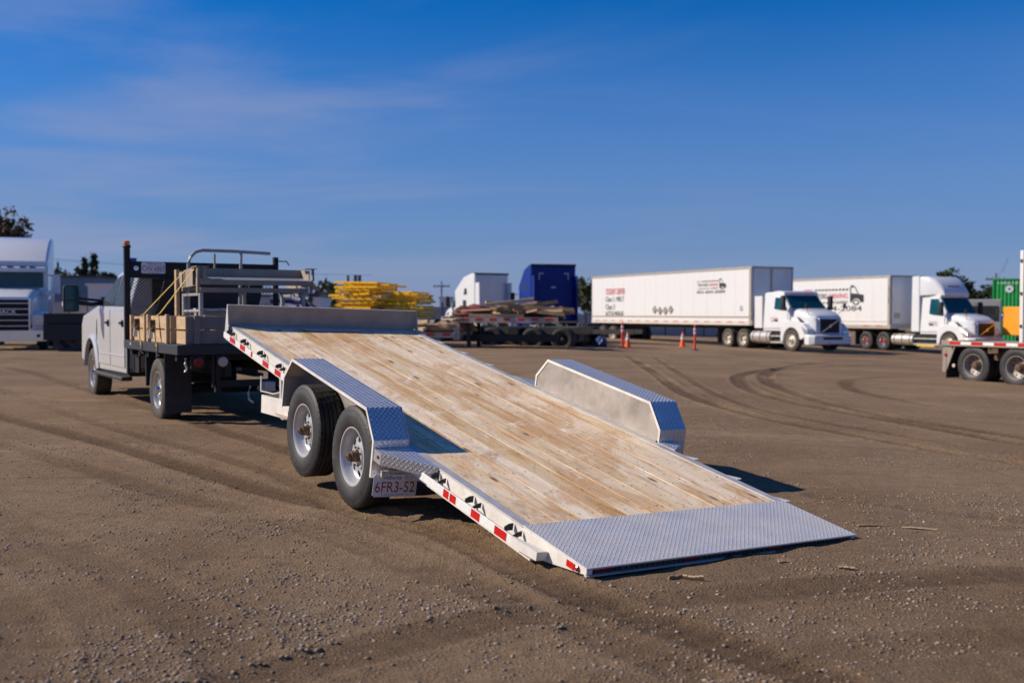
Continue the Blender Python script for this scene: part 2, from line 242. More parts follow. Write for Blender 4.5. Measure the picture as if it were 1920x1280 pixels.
def ground_mat():
    m = bpy.data.materials.new('packed_dirt'); m.use_nodes = True; t = m.node_tree; n = t.nodes; l = t.links; b = n['Principled BSDF']
    g = n.new('ShaderNodeNewGeometry'); P = g.outputs['Position']
    def nz(scale, det, rough=0.6, dist=0., sc3=None, rot=0):
        k = n.new('ShaderNodeTexNoise'); k.inputs['Scale'].default_value = scale; k.inputs['Detail'].default_value = det; k.inputs['Roughness'].default_value = rough; k.inputs['Distortion'].default_value = dist
        v = P
        if sc3:
            mp = n.new('ShaderNodeMapping'); mp.inputs['Rotation'].default_value = (0, 0, rot); mp.inputs['Scale'].default_value = sc3; l.new(P, mp.inputs[0]); v = mp.outputs[0]
        l.new(v, k.inputs['Vector']); return k.outputs[0]
    def mr(v, a, b_, c=0., d=1.):
        k = n.new('ShaderNodeMapRange'); k.interpolation_type = 'SMOOTHSTEP'
        for i, q in enumerate((a, b_, c, d)): k.inputs[i + 1].default_value = q
        l.new(v, k.inputs[0]); return k.outputs[0]
    def mixc(f, a, col):
        k = n.new('ShaderNodeMix'); k.data_type = 'RGBA'; l.new(f, k.inputs[0])
        if isinstance(a, tuple): k.inputs[6].default_value = (*a, 1)
        else: l.new(a, k.inputs[6])
        if isinstance(col, tuple): k.inputs[7].default_value = (*col, 1)
        else: l.new(col, k.inputs[7])
        return k.outputs[2]
    c = mixc(mr(nz(0.35, 6, 0.6, 0.4), 0.35, 0.68), (0.250, 0.168, 0.106), (0.345, 0.242, 0.160))
    c = mixc(mr(nz(1.3, 7, 0.7, 0.3, (1, 3.0, 1), R(-30)), 0.48, 0.72, 0, 0.6), c, (0.190, 0.125, 0.078))
    c = mixc(mr(nz(0.9, 7, 0.75, 0.6), 0.52, 0.72, 0, 0.55), c, (0.35, 0.262, 0.185))
    c = mixc(mr(nz(22, 5, 0.75), 0.40, 0.75, 0, 0.55), c, (0.125, 0.092, 0.068))
    c = mixc(mr(nz(70, 3, 0.7), 0.55, 0.75, 0, 0.7), c, (0.47, 0.37, 0.28))
    # grit
    vo = n.new('ShaderNodeTexVoronoi'); vo.inputs['Scale'].default_value = 55; l.new(P, vo.inputs['Vector'])
    gm = n.new('ShaderNodeMath'); gm.operation = 'MULTIPLY'; l.new(mr(vo.outputs['Distance'], 0.34, 0.22), gm.inputs[0]); l.new(mr(nz(0.8, 6, 0.7, 0.5), 0.46, 0.62), gm.inputs[1])
    hv = n.new('ShaderNodeMix'); hv.data_type = 'RGBA'; sp = n.new('ShaderNodeSeparateXYZ'); l.new(vo.outputs['Color'], sp.inputs[0]); l.new(sp.outputs[0], hv.inputs[0]); hv.inputs[6].default_value = (0.13, 0.10, 0.08, 1); hv.inputs[7].default_value = (0.40, 0.335, 0.27, 1)
    c = mixc(gm.outputs[0], c, hv.outputs[2])
    s1 = nz(1.0, 7, 0.75, 0.3, (22, .6, 1), R(32)); s2 = nz(1.0, 7, 0.75, 0.4, (.5, 16, 1), R(8))
    def mulf(a, b_):
        k = n.new('ShaderNodeMath'); k.operation = 'MULTIPLY'; l.new(a, k.inputs[0]); l.new(b_, k.inputs[1]); return k.outputs[0]
    big = nz(0.22, 4, 0.5, 0.8)
    c = mixc(mulf(mr(s1, 0.52, 0.66, 0, 0.6), mr(big, 0.46, 0.58)), c, (0.175, 0.122, 0.082))
    c = mixc(mulf(mr(s2, 0.52, 0.66, 0, 0.6), mr(big, 0.56, 0.44)), c, (0.170, 0.120, 0.083))
    c = mixc(mr(nz(0.6, 7, 0.7, 0.5, (.5, 1.6, 1)), 0.54, 0.68, 0, 0.55), c, (0.41, 0.305, 0.215))
    c = mixc(mr(nz(0.45, 8, 0.75, 0.5), 0.56, 0.70, 0, 0.5), c, (0.27, 0.222, 0.182))
    at = n.new('ShaderNodeAttribute'); at.attribute_name = 'rut'
    c = mixc(mr(at.outputs['Fac'], 0.05, 1.0, 0, 0.72), c, (0.115, 0.074, 0.046))
    vs_ = n.new('ShaderNodeVectorMath'); vs_.operation = 'MULTIPLY'; l.new(c, vs_.inputs[0]); vs_.inputs[1].default_value = (0.92, 0.89, 0.82); c = vs_.outputs[0]
    l.new(c, b.inputs['Base Color']); b.inputs['Roughness'].default_value = 0.95; b.inputs['Specular IOR Level'].default_value = 0.15
    ad = n.new('ShaderNodeMath'); ad.operation = 'MULTIPLY_ADD'; l.new(nz(34, 7, 0.8), ad.inputs[0]); ad.inputs[1].default_value = 1.6
    l.new(mr(vo.outputs['Distance'], 0.5, 0.1, 0, 0.5), ad.inputs[2])
    bp = n.new('ShaderNodeBump'); bp.inputs['Strength'].default_value = 1.0; bp.inputs['Distance'].default_value = 0.016; l.new(ad.outputs[0], bp.inputs['Height'])
    l.new(bp.outputs[0], b.inputs['Normal'])
    return m
M['ground'] = ground_mat()
def pebble_mat():
    m = bpy.data.materials.new('pebbles'); m.use_nodes = True; t = m.node_tree; n = t.nodes; l = t.links; b = n['Principled BSDF']
    g = n.new('ShaderNodeNewGeometry'); r = n.new('ShaderNodeValToRGB'); l.new(g.outputs['Random Per Island'], r.inputs[0])
    e = r.color_ramp.elements; e[0].color = (0.16, 0.115, 0.08, 1); e[1].color = (0.36, 0.305, 0.25, 1); q = e.new(0.8); q.color = (0.28, 0.21, 0.15, 1)
    l.new(r.outputs[0], b.inputs['Base Color']); b.inputs['Roughness'].default_value = 0.85
    return m
M['pebble'] = pebble_mat()
# ------------------------------------------------------------------ mesh helpers
COL = sc.collection
def link(o, parent=None):
    COL.objects.link(o)
    if parent is not None: o.parent = parent
    return o
def tag(o, label=None, cat=None, group=None, kind=None):
    if label: o['label'] = label
    if cat: o['category'] = cat
    if group: o['group'] = group
    if kind: o['kind'] = kind
    return o
def empty(name, loc=(0, 0, 0), rz=0.0, label=None, cat=None, group=None, mat=None):
    o = bpy.data.objects.new(name, None); o.empty_display_size = 0.3; COL.objects.link(o)
    if mat is not None: o.matrix_world = mat
    else: o.location = loc; o.rotation_euler = (0, 0, rz)
    return tag(o, label, cat, group)
class MB:
    def __init__(s): s.v = []; s.f = []
    def add(s, vs, fs):
        k = len(s.v); s.v += [tuple(p) for p in vs]; s.f += [tuple(i + k for i in f) for f in fs]; return s
    def box(s, x0, x1, y0, y1, z0, z1, mat=None):
        vs = [(x, y, z) for x in (x0, x1) for y in (y0, y1) for z in (z0, z1)]
        if mat is not None: vs = [tuple(mat @ Vector(p)) for p in vs]
        return s.add(vs, [(0, 1, 3, 2), (4, 6, 7, 5), (0, 4, 5, 1), (2, 3, 7, 6), (0, 2, 6, 4), (1, 5, 7, 3)])
    def prism(s, poly, ax, lo, hi):
        """poly of 2d points in the two other axes (cyclic order x,y,z), extruded lo..hi along ax"""
        def P(p, t): return {0: (t, p[0], p[1]), 1: (p[0], t, p[1]), 2: (p[0], p[1], t)}[ax]
        n = len(poly); vs = [P(p, lo) for p in poly] + [P(p, hi) for p in poly]
        fs = [tuple(range(n))[::-1], tuple(range(n, 2 * n))] + [(i, (i + 1) % n, n + (i + 1) % n, n + i) for i in range(n)]
        return s.add(vs, fs)
    def tube(s, pts, r, n=8, r2=None):
        pts = [Vector(p) for p in pts]; m = len(pts); rings = []
        for i, p in enumerate(pts):
            d = (pts[min(i + 1, m - 1)] - pts[max(i - 1, 0)]).normalized()
            up = Vector((0, 0, 1)) if abs(d.z) < 0.95 else Vector((0, 1, 0))
            a = d.cross(up).normalized(); b = a.cross(d)
            rr = r if r2 is None else r + (r2 - r) * i / (m - 1)
            rings.append([p + (a * math.cos(t) + b * math.sin(t)) * rr for t in [2 * math.pi * k / n for k in range(n)]])
        vs = [q for g in rings for q in g]; fs = []
        for i in range(m - 1):
            for k in range(n): fs.append((i * n + k, i * n + (k + 1) % n, (i + 1) * n + (k + 1) % n, (i + 1) * n + k))
        fs += [tuple(range(n)), tuple(range((m - 1) * n, m * n))[::-1]]
        return s.add(vs, fs)
    def bar(s, p0, p1, w_, h_):
        """rectangular bar between two points; w_ sideways, h_ up"""
        p0 = Vector(p0); p1 = Vector(p1); d = (p1 - p0).normalized()
        up = Vector((0, 0, 1)) if abs(d.z) < 0.95 else Vector((0, 1, 0))
        a = d.cross(up).normalized() * w_ / 2; b = a.cross(d).normalized() * h_ / 2
        vs = [p + q for p in (p0, p1) for q in (-a - b, a - b, a + b, -a + b)]
        return s.add(vs, [(0, 1, 2, 3), (7, 6, 5, 4), (0, 4, 5, 1), (1, 5, 6, 2), (2, 6, 7, 3), (3, 7, 4, 0)])
    def lathe(s, prof, n=48, mod=None, c=(0, 0, 0), closed=False):
        """profile (x, r) turned about the X axis"""
        vs = []; m = len(prof)
        for i in range(n):
            t = 2 * math.pi * i / n
            for j, (x, r) in enumerate(prof):
                rr = r if mod is None else mod(i, j, x, r)
                vs.append((c[0] + x, c[1] + rr * math.cos(t), c[2] + rr * math.sin(t)))
        fs = []
        for i in range(n):
            for j in range(m - 1 + (1 if closed else 0)):
                a = i * m + j; b = i * m + (j + 1) % m; cc = ((i + 1) % n) * m
                fs.append((a, b, cc + (j + 1) % m, cc + j))
        return s.add(vs, fs)
    def loft(s, secs, cap=True):
        """rounded-box sections (y, half_width, z0, z1, corner_radius)"""
        rings = []
        for (y, hw, z0, z1, cr) in secs:
            pts = []
            cr = min(cr, hw * .98, (z1 - z0) * .49)
            for (cx_, cz_, a0) in ((hw - cr, z1 - cr, 0), (-hw + cr, z1 - cr, 90), (-hw + cr, z0 + cr * .3, 180), (hw - cr, z0 + cr * .3, 270)):
                q = cr if a0 < 180 else cr * .3
                ccx = math.copysign(hw - q, cx_ if cx_ else 1)
                for k in range(5):
                    t = R(a0 + 22.5 * k); pts.append((ccx + q * math.cos(t), y, cz_ + q * math.sin(t)))
            rings.append(pts)
        n = len(rings[0]); vs = [p for g in rings for p in g]; fs = []
        for i in range(len(rings) - 1):
            for k in range(n): fs.append((i * n + k, (i + 1) * n + k, (i + 1) * n + (k + 1) % n, i * n + (k + 1) % n))
        if cap: fs += [tuple(range(n)), tuple(range((len(rings) - 1) * n, len(rings) * n))[::-1]]
        return s.add(vs, fs)
    def mesh(s, name, mat, smooth=None):
        me = bpy.data.meshes.new(name); me.from_pydata(s.v, [], s.f)
        me.materials.append(M[mat] if isinstance(mat, str) else mat)
        import bmesh
        bm = bmesh.new(); bm.from_mesh(me); bmesh.ops.recalc_face_normals(bm, faces=bm.faces); bm.to_mesh(me); bm.free()
        if smooth:
            me.polygons.foreach_set('use_smooth', [True] * len(me.polygons))
            me.set_sharp_from_angle(angle=R(smooth))
        me.update(); return me
    def build(s, name, mat, parent=None, smooth=None, bevel=0, loc=None, seg=2):
        o = bpy.data.objects.new(name, s.mesh(name, mat, smooth)); link(o, parent)
        if loc: o.location = loc
        if bevel:
            b = o.modifiers.new('bevel', 'BEVEL'); b.width = bevel; b.segments = seg; b.limit_method = 'ANGLE'; b.angle_limit = R(35)
            b.harden_normals = False
        return o
def inst(name, me, parent, loc=(0, 0, 0), rot=None):
    o = bpy.data.objects.new(name, me); link(o, parent); o.location = loc
    if rot is not None: o.rotation_euler = rot
    return o
def text(name, s, parent, org, xd, yd, width, height, mat, center=True, depth=0.002, shear=0, bold=0.0):
    """raised lettering laid on a plane at org, reading along xd, fitted to width x height"""
    cu = bpy.data.curves.new('t', 'FONT'); cu.body = s; cu.size = 1; cu.extrude = 0.0; cu.resolution_u = 3; cu.offset = bold; cu.shear = shear
    o = bpy.data.objects.new('t', cu); COL.objects.link(o)
    me = bpy.data.meshes.new_from_object(o.evaluated_get(bpy.context.evaluated_depsgraph_get()))
    bpy.data.objects.remove(o)
    n = len(me.vertices); co = np.empty(n * 3); me.vertices.foreach_get('co', co); co = co.reshape(-1, 3)
    mn = co.min(0); mxx = co.max(0)
    kx = width / (mxx[0] - mn[0]); ky = height / (mxx[1] - mn[1])
    co[:, 0] = (co[:, 0] - (mn[0] + mxx[0]) / 2 * (1 if center else 0) - (0 if center else mn[0])) * kx
    co[:, 1] = (co[:, 1] - (mn[1] + mxx[1]) / 2) * ky
    xd = np.array(Vector(xd).normalized()); yd = np.array(Vector(yd).normalized()); zd = np.cross(xd, yd)
    P = np.array(org)[None] + co[:, :1] * xd + co[:, 1:2] * yd + zd[None] * depth
    me.vertices.foreach_set('co', P.ravel()); me.update()
    me.materials.clear(); me.materials.append(M[mat]); me.name = name
    o2 = bpy.data.objects.new(name, me); link(o2, parent); return o2
# ---- shared wheel meshes
CACHE = {}
def tyre_prof(Rr, W, rim):
    h = W / 2; s = Rr - rim
    p = [(-h * .78, rim - .004), (-h * .90, rim + .12 * s), (-h * .99, rim + .32 * s), (-h, rim + .5 * s), (-h * .985, rim + .66 * s), (-h * .97, rim + .68 * s), (-h * .955, rim + .8 * s), (-h * .9, rim + .92 * s), (-h * .80, rim + .985 * s)]
    tr = []
    for a, b in ((-.80, -.50), (-.44, -.17), (-.11, .11), (.17, .44), (.50, .80)):
        d = .035 * Rr
        tr += [(h * a, Rr - d if a > -.8 else Rr - d * .2), (h * (a + .005), Rr), (h * (b - .005), Rr), (h * b, Rr - d if b < .8 else Rr - d * .2)]
    return p + tr + [(-x, r) for x, r in p[::-1]]
def tyre_mesh(Rr, W, rim, n, mat, key):
    k = ('tyre', key)
    if k not in CACHE:
        def mod(i, j, x, r):
            if r > Rr - 0.0001 and n > 60:
                if abs(x) > W * .26 and i % 3 == 0: return r - .022 * Rr
                if abs(x) <= W * .26 and (i + (1 if x > 0 else 0)) % 4 == 0: return r - .012 * Rr
            if abs(x) > W * .40 and r > rim + .85 * (Rr - rim) and n > 60 and i % 3 == 0: return r - .012 * Rr
            return r
        CACHE[k] = MB().lathe(tyre_prof(Rr, W, rim), n, mod).mesh('tyre', mat, smooth=28)
    return CACHE[k]
def disc_holes(mb, x, r1, r2, rh, rad, n, x1=None, x2=None, dep=0.012, oval=1.0):
    """flat or conical disc ring r1..r2 about X with n real holes"""
    x1 = x if x1 is None else x1; x2 = x if x2 is None else x2
    def X(r):
        return x1 + (x2 - x1) * (r - r1) / (r2 - r1)
    K = 16
    for s_ in range(n):
        t0 = 2 * math.pi * s_ / n; ta = math.pi / n
        inner = []; outer = []
        for k in range(K):
            a = 2 * math.pi * (k + .5) / K
            ca, sa = math.cos(a), math.sin(a)      # radial, tangential
            inner.append((rh + rad * oval * ca, t0 + rad * sa / rh))
            m_ = max(abs(ca), abs(sa)); u, v = ca / m_, sa / m_
            # square ray -> sector boundary
            outer.append((rh + (r2 - rh) * u if u > 0 else rh + (rh - r1) * u, t0 + ta * v))
        # snap corners: K=16 half-offset never hits corners; insert them
        ringO = []; 
        def P(r, t): return (X(r), r * math.cos(t), r * math.sin(t))
        vs = [P(*q) for q in inner] + [P(*q) for q in outer] + [(X(q[0]) - dep, q[0] * math.cos(q[1]), q[0] * math.sin(q[1])) for q in inner]
        fs = [(k, (k + 1) % K, K + (k + 1) % K, K + k) for k in range(K)]
        fs += [(k, 2 * K + k, 2 * K + (k + 1) % K, (k + 1) % K) for k in range(K)]
        cor = [P(r2, t0 + ta), P(r1, t0 + ta), P(r1, t0 - ta), P(r2, t0 - ta)]
        b = len(vs); vs += cor
        for ci, (k0, k1) in enumerate(((1, 2), (5, 6), (9, 10), (13, 14))): fs.append((K + k0, K + k1, b + ci))
        mb.add(vs, fs)
def wheel_meshes(style):
    if style in CACHE: return CACHE[style]
    W = {}
    if style == 'steel8':
        Rr, Wd, rim, n = .365, .225, .205, 132
        W['tyre'] = tyre_mesh(Rr, Wd, rim, n, 'tyre', style)
        b = MB().lathe([(-.09, .20), (.085, .196), (.094, .212), (.098, .214), (.098, .204), (.088, .196), (.074, .190), (.050, .184), (.032, .176), (.026, .170), (.028, .166)], 64)
        disc_holes(b, .03, .085, .166, .125, .027, 8, .046, .028)
        b.lathe([(.046, .085), (.056, .078), (.056, .050), (.03, .048)], 48)
        W['disc'] = b.mesh('wheel', 'rim_white', 35)
        W['hub'] = MB().lathe([(.03, .040), (.105, .038), (.109, .034), (.109, .029), (.130, .027), (.135, .022), (.136, .009), (.143, .008), (.144, 0.0005)], 32).mesh('hub_cap', 'rust', 35)
        nb = MB()
        for k in range(8):
            t = 2 * math.pi * (k + .5) / 8; nb.lathe([(.046, .0085), (.062, .0085), (.067, .006), (.068, .0005)], 6, c=(0, .067 * math.cos(t), .068 * math.sin(t)))
        W['nuts'] = nb.mesh('lug_nut', 'rust')
        W['back'] = MB().lathe([(-.05, .19), (-.06, .0005)], 32).mesh('brake_drum', 'black')
    elif style == 'alloy':
        Rr, Wd, rim, n = .41, .265, .238, 120
        W['tyre'] = tyre_mesh(Rr, Wd, rim, n, 'tyre_dusty', style)
        b = MB().lathe([(-.10, .23), (.10, .228), (.112, .246), (.116, .246), (.116, .234), (.10, .222), (.07, .214)], 64)
        disc_holes(b, .07, .085, .214, .155, .030, 8, .095, .070, .02, 1.45)
        b.lathe([(.095, .085), (.088, .07), (.088, .062)], 48)
        W['disc'] = b.mesh('wheel', 'rim_alloy', 35)
        W['hub'] = MB().lathe([(.05, .064), (.125, .060), (.14, .052), (.142, .0005)], 24).mesh('hub_cap', 'chrome', 35)
        W['back'] = MB().lathe([(.02, .225), (.01, .0005)], 32).mesh('brake_drum', 'steel_dark')
    else:
        Rr, Wd, rim = .50, .28, .295
        ty = {'semi_front': 'tyre_dusty', 'semi_rear': 'tyre_dusty', 'semi_rear_chrome': 'tyre', 'semi_near': 'tyre', 'semi_black': 'tyre'}[style]
        mt = {'semi_front': 'rim_dusty', 'semi_rear': 'rim_dusty', 'semi_rear_chrome': 'rim_chrome', 'semi_near': 'rim_grey', 'semi_black': 'steel_dark'}[style]
        n = 96 if style == 'semi_near' else 48
        W['tyre'] = tyre_mesh(Rr, Wd, rim, n, ty, style)
        b = MB()
        if style == 'semi_front':
            b.lathe([(-.1, .29), (.115, .285), (.125, .302), (.13, .302), (.13, .288), (.115, .275), (.06, .268)], 40)
            disc_holes(b, .06, .12, .268, .215, .028, 10, .10, .060, .02)
            b.lathe([(.10, .12), (.16, .10), (.175, .06), (.178, .0005)], 32)
            W['hub'] = MB().lathe([(.17, .07), (.20, .06), (.21, .0005)], 20).mesh('hub_cap', 'chrome', 35)
        else:
            b.lathe([(-.1, .29), (.115, .285), (.125, .302), (.13, .302), (.13, .288), (.115, .275), (.02, .262), (-.02, .255)], 40)
            disc_holes(b, -.02, .15, .255, .215, .024, 10, -.05, -.02, .02)
            b.lathe([(-.05, .15), (-.06, .0005)], 32)
            hm = 'hub_red' if style == 'semi_rear_chrome' else 'rust' if style == 'semi_near' else mt
            W['hub'] = MB().lathe([(-.06, .12), (.01, .115), (.03, .09), (.08, .085), (.09, .07), (.10, .0005)], 24).mesh('hub_cap', hm, 35)
        W['disc'] = b.mesh('wheel', mt, 35)
    CACHE[style] = W; return W
def wheel(parent, x, y, z, side, style, dual=False, spin=0.0, name='wheel'):
    """side +1: outer face towards +x"""
    W = wheel_meshes(style)
    o = inst(name, W['disc'], parent, (x, y, z), (spin, 0, 0 if side > 0 else math.pi))
    inst('tyre', W['tyre'], o); inst('hub_cap', W['hub'], o)
    if 'nuts' in W: tag(inst('lug_nuts', W['nuts'], o), kind='stuff')
    if 'back' in W: inst('brake_drum', W['back'], o)
    if dual:
        inst('inner_tyre', W['tyre'], o, (-.32, 0, 0))
    return o
# ------------------------------------------------------------------ ground
def smooth_noise(X, Y, s, seed):
    rg = np.random.RandomState(seed); T = rg.rand(256, 256)
    x = X / s + 1000.37; y = Y / s + 1000.71
    xi = np.floor(x).astype(int); yi = np.floor(y).astype(int); fx = x - xi; fy = y - yi
    fx = fx * fx * (3 - 2 * fx); fy = fy * fy * (3 - 2 * fy)
    a = T[xi % 256, yi % 256]; b = T[(xi + 1) % 256, yi % 256]; c = T[xi % 256, (yi + 1) % 256]; d = T[(xi + 1) % 256, (yi + 1) % 256]
    return (a * (1 - fx) + b * fx) * (1 - fy) + (c * (1 - fx) + d * fx) * fy - 0.5
def G0(x, y):
    x = np.clip(x, -40, 40); s = x - 1.5
    return -.036 * (np.hypot(s, 2) + s) / 2 + .03 + .0096 * (np.hypot(x + 2, 1.5) - (x + 2)) / 2
# tyre tracks: centre lines on the ground, half width, depth
RUTS = [
 ([(4.0, 35.2), (3.48, 24.9), (3.12, 18.25), (3.47, 14.57), (4.15, 12.51), (5.12, 10.29), (7.5, 7.6)], .16, .035),
 ([(4.9, 35.2), (4.1, 24.9), (3.7, 18.25), (3.95, 15.0), (4.65, 13.0), (5.6, 10.9), (8.2, 8.2)], .12, .02),
 ([(22, 39), (13.09, 37.24), (10.62, 35.4), (7.17, 28.3), (5.74, 23.12), (5.36, 19.17), (5.49, 16.07), (6.4, 12.87), (9, 9)], .20, .035),
 ([(22, 37), (14.07, 36.0), (8.54, 30.58), (5.99, 26.34), (4.85, 21.81), (4.63, 18.26), (5.14, 15.52), (6.0, 12.2)], .18, .03),
 ([(22, 31), (14, 30), (9.0, 26), (7.2, 22), (7.1, 18.5), (8.2, 15), (12, 11)], .20, .022),
 ([(-13, 25.5), (-11.0, 23.2), (-6.6, 16.79), (-3.57, 12.32), (-1.81, 9.71)], .15, .02),
 ([(-15, 20), (-10.5, 17.5), (-6.61, 13.3), (-4.23, 10.75), (-1.9, 7.95), (-0.56, 6.69), (.37, 5.0), (1.2, 3.9)], .16, .028),
 ([(-15, 18.8), (-10.5, 15.5), (-5.3, 10.66), (-2.71, 7.91), (-1.23, 6.58), (-.16, 5.19), (.7, 4.0)], .16, .016),
 ([(-14, 15), (-7, 10.2), (-4, 7.4), (-2.2, 5.6), (-1.2, 4.3), (-.6, 3.2)], .17, .012),
 ([(-12, 12), (-6, 8.4), (-3.6, 6.2), (-2.2, 4.6), (-1.6, 3.4)], .14, .011),
 ([(-13, 22), (-9.4, 18.5), (-5.6, 13.3), (-3.4, 10.6), (-1.9, 8.6), (-1.2, 7.3), (-.7, 6.6)], .12, .016),
 ([(-1.4, 3.4), (-.2, 4.5), (1.2, 5.1), (2.8, 5.6), (4.6, 5.9), (8, 6.2)], .16, .018),
 ([(-.8, 3.1), (.8, 4.0), (2.4, 4.5), (4.4, 4.8), (8, 5.0)], .15, .012),
 ([(2.4, 8.0), (3.4, 7.3), (4.6, 6.9), (8, 6.8)], .14, .018),
 ([(1.2, 2.6), (2.4, 3.6), (4.0, 4.1), (7, 4.2)], .14, .014),
 ([(9, 41), (14, 43.5), (22, 45)], .5, .03), ([(2, 45), (8, 45.5), (16, 46), (26, 47)], .5, .02),
 ([(-9, 31), (-4, 33), (4, 34.5), (12, 34.5), (22, 34)], .3, .02),
 ([(-14, 29), (-9, 26), (-3, 25), (3, 27)], .3, .015)]
def catmull(p, k=10):
    p = [p[0]] + list(p) + [p[-1]]; o = []
    for i in range(1, len(p) - 2):
        for j in range(k):
            t = j / k; a, b, c, d = [np.array(q, float) for q in p[i - 1:i + 3]]
            o.append(.5 * (2 * b + (c - a) * t + (2 * a - 5 * b + 4 * c - d) * t * t + (3 * b - a - 3 * c + d) * t ** 3))
    o.append(np.array(p[-1], float)); return np.array(o)
def rut_field(X, Y):
    H = np.zeros_like(X); F = np.zeros_like(X)
    for pts, hw, dep in RUTS:
        c = catmull(pts); lo = c.min(0) - 1.2; hi = c.max(0) + 1.2
        m = (X > lo[0]) & (X < hi[0]) & (Y > lo[1]) & (Y < hi[1])
        if not m.any(): continue
        x = X[m]; y = Y[m]; best = np.full(x.shape, 9.0); along = np.zeros(x.shape); acc = 0
        for a, b in zip(c[:-1], c[1:]):
            d = b - a; L = np.hypot(*d)
            if L < 1e-6: continue
            t = np.clip(((x - a[0]) * d[0] + (y - a[1]) * d[1]) / L ** 2, 0, 1)
            dd = np.hypot(x - a[0] - t * d[0], y - a[1] - t * d[1]); k = dd < best
            best[k] = dd[k]; along[k] = acc + t[k] * L; acc += L
        q = best / hw; wob = 1 + 1.1 * smooth_noise(x, y, .7, 5)
        dep = dep * .6; prof = np.where(q < 1, -(1 - q ** 6) * .9, 0) + .75 * np.exp(-((q - 1.18) / .20) ** 2)
        lug = np.where(q < .95, np.sign(np.sin(along * 2 * np.pi / .13)) * .22 + np.cos(q * 9) * .22, 0)
        H[m] += dep * (prof * wob + lug)
        fade = .35 + .65 * np.clip(smooth_noise(x, y, 1.9, 9) * 2 + .6, 0, 1)
        F[m] = np.maximum(F[m], np.exp(-(q / 1.05) ** 4) * fade * min(1, dep / .016))
    return H, F
def ground_z(X, Y):
    Z = G0(X, Y)
    for s, a, sd_ in ((2.6, .018, 1), (.9, .007, 2), (.33, .006, 3), (.13, .008, 4), (.07, .009, 6)):
        Z = Z + a * smooth_noise(X, Y, s, sd_) * (1 if s > .5 else np.clip(26 / np.maximum(Y, 1), 0, 1))
    H, F = rut_field(X, Y)
    # ground under the vehicles is pressed level
    return Z + H, F
def axis(parts):
    o = []
    for a, b, st in parts: o += list(np.arange(a, b, st))
    return np.array(o + [parts[-1][1]])
def grow(a, b, st, k=1.12):
    o = []; x = a
    while x < b: o.append(x); x += st; st *= k
    return o + [b]
gx = np.array([-q for q in grow(12.0, 900, .12, 1.14)][::-1] + list(np.arange(-11.9, -4.6, .07)) + list(np.arange(-4.6, 5.2, .034)) + list(np.arange(5.2, 12, .06)) + grow(12.0, 900, .12, 1.14))
gy = np.array([-600, -200, -60, -20, -5, 0, 1.0, 1.8] + list(np.arange(2.2, 8.2, .028)) + list(np.arange(8.2, 14, .05)) + list(np.arange(14, 38, .12)) + grow(38.0, 1600, .22, 1.12))
gx = np.unique(np.round(gx, 4)); gy = np.unique(gy)
Xg, Yg = np.meshgrid(gx, gy, indexing='ij'); Zg, Fg = ground_z(Xg, Yg)
nx, ny = Xg.shape
me = bpy.data.meshes.new('ground')
me.vertices.add(nx * ny); me.vertices.foreach_set('co', np.stack([Xg, Yg, Zg], -1).ravel())
I = np.arange((nx - 1) * (ny - 1)); ii = I // (ny - 1); jj = I % (ny - 1); a0 = ii * ny + jj
quads = np.stack([a0, a0 + ny, a0 + ny + 1, a0 + 1], -1)
me.loops.add(quads.size); me.loops.foreach_set('vertex_index', quads.ravel())
me.polygons.add(len(quads)); me.polygons.foreach_set('loop_start', np.arange(len(quads)) * 4); me.polygons.foreach_set('loop_total', np.full(len(quads), 4))
me.update(); me.validate()
at = me.attributes.new('rut', 'FLOAT', 'POINT'); at.data.foreach_set('value', Fg.ravel())
me.polygons.foreach_set('use_smooth', [True] * len(quads)); me.materials.append(M['ground'])
ground = link(bpy.data.objects.new('ground', me)); tag(ground, kind='structure')
def gz(x, y):
    z, f = ground_z(np.array([[float(x)]]), np.array([[float(y)]])); return float(z[0, 0])
def G(x, y): return float(G0(np.array(float(x)), np.array(float(y))))
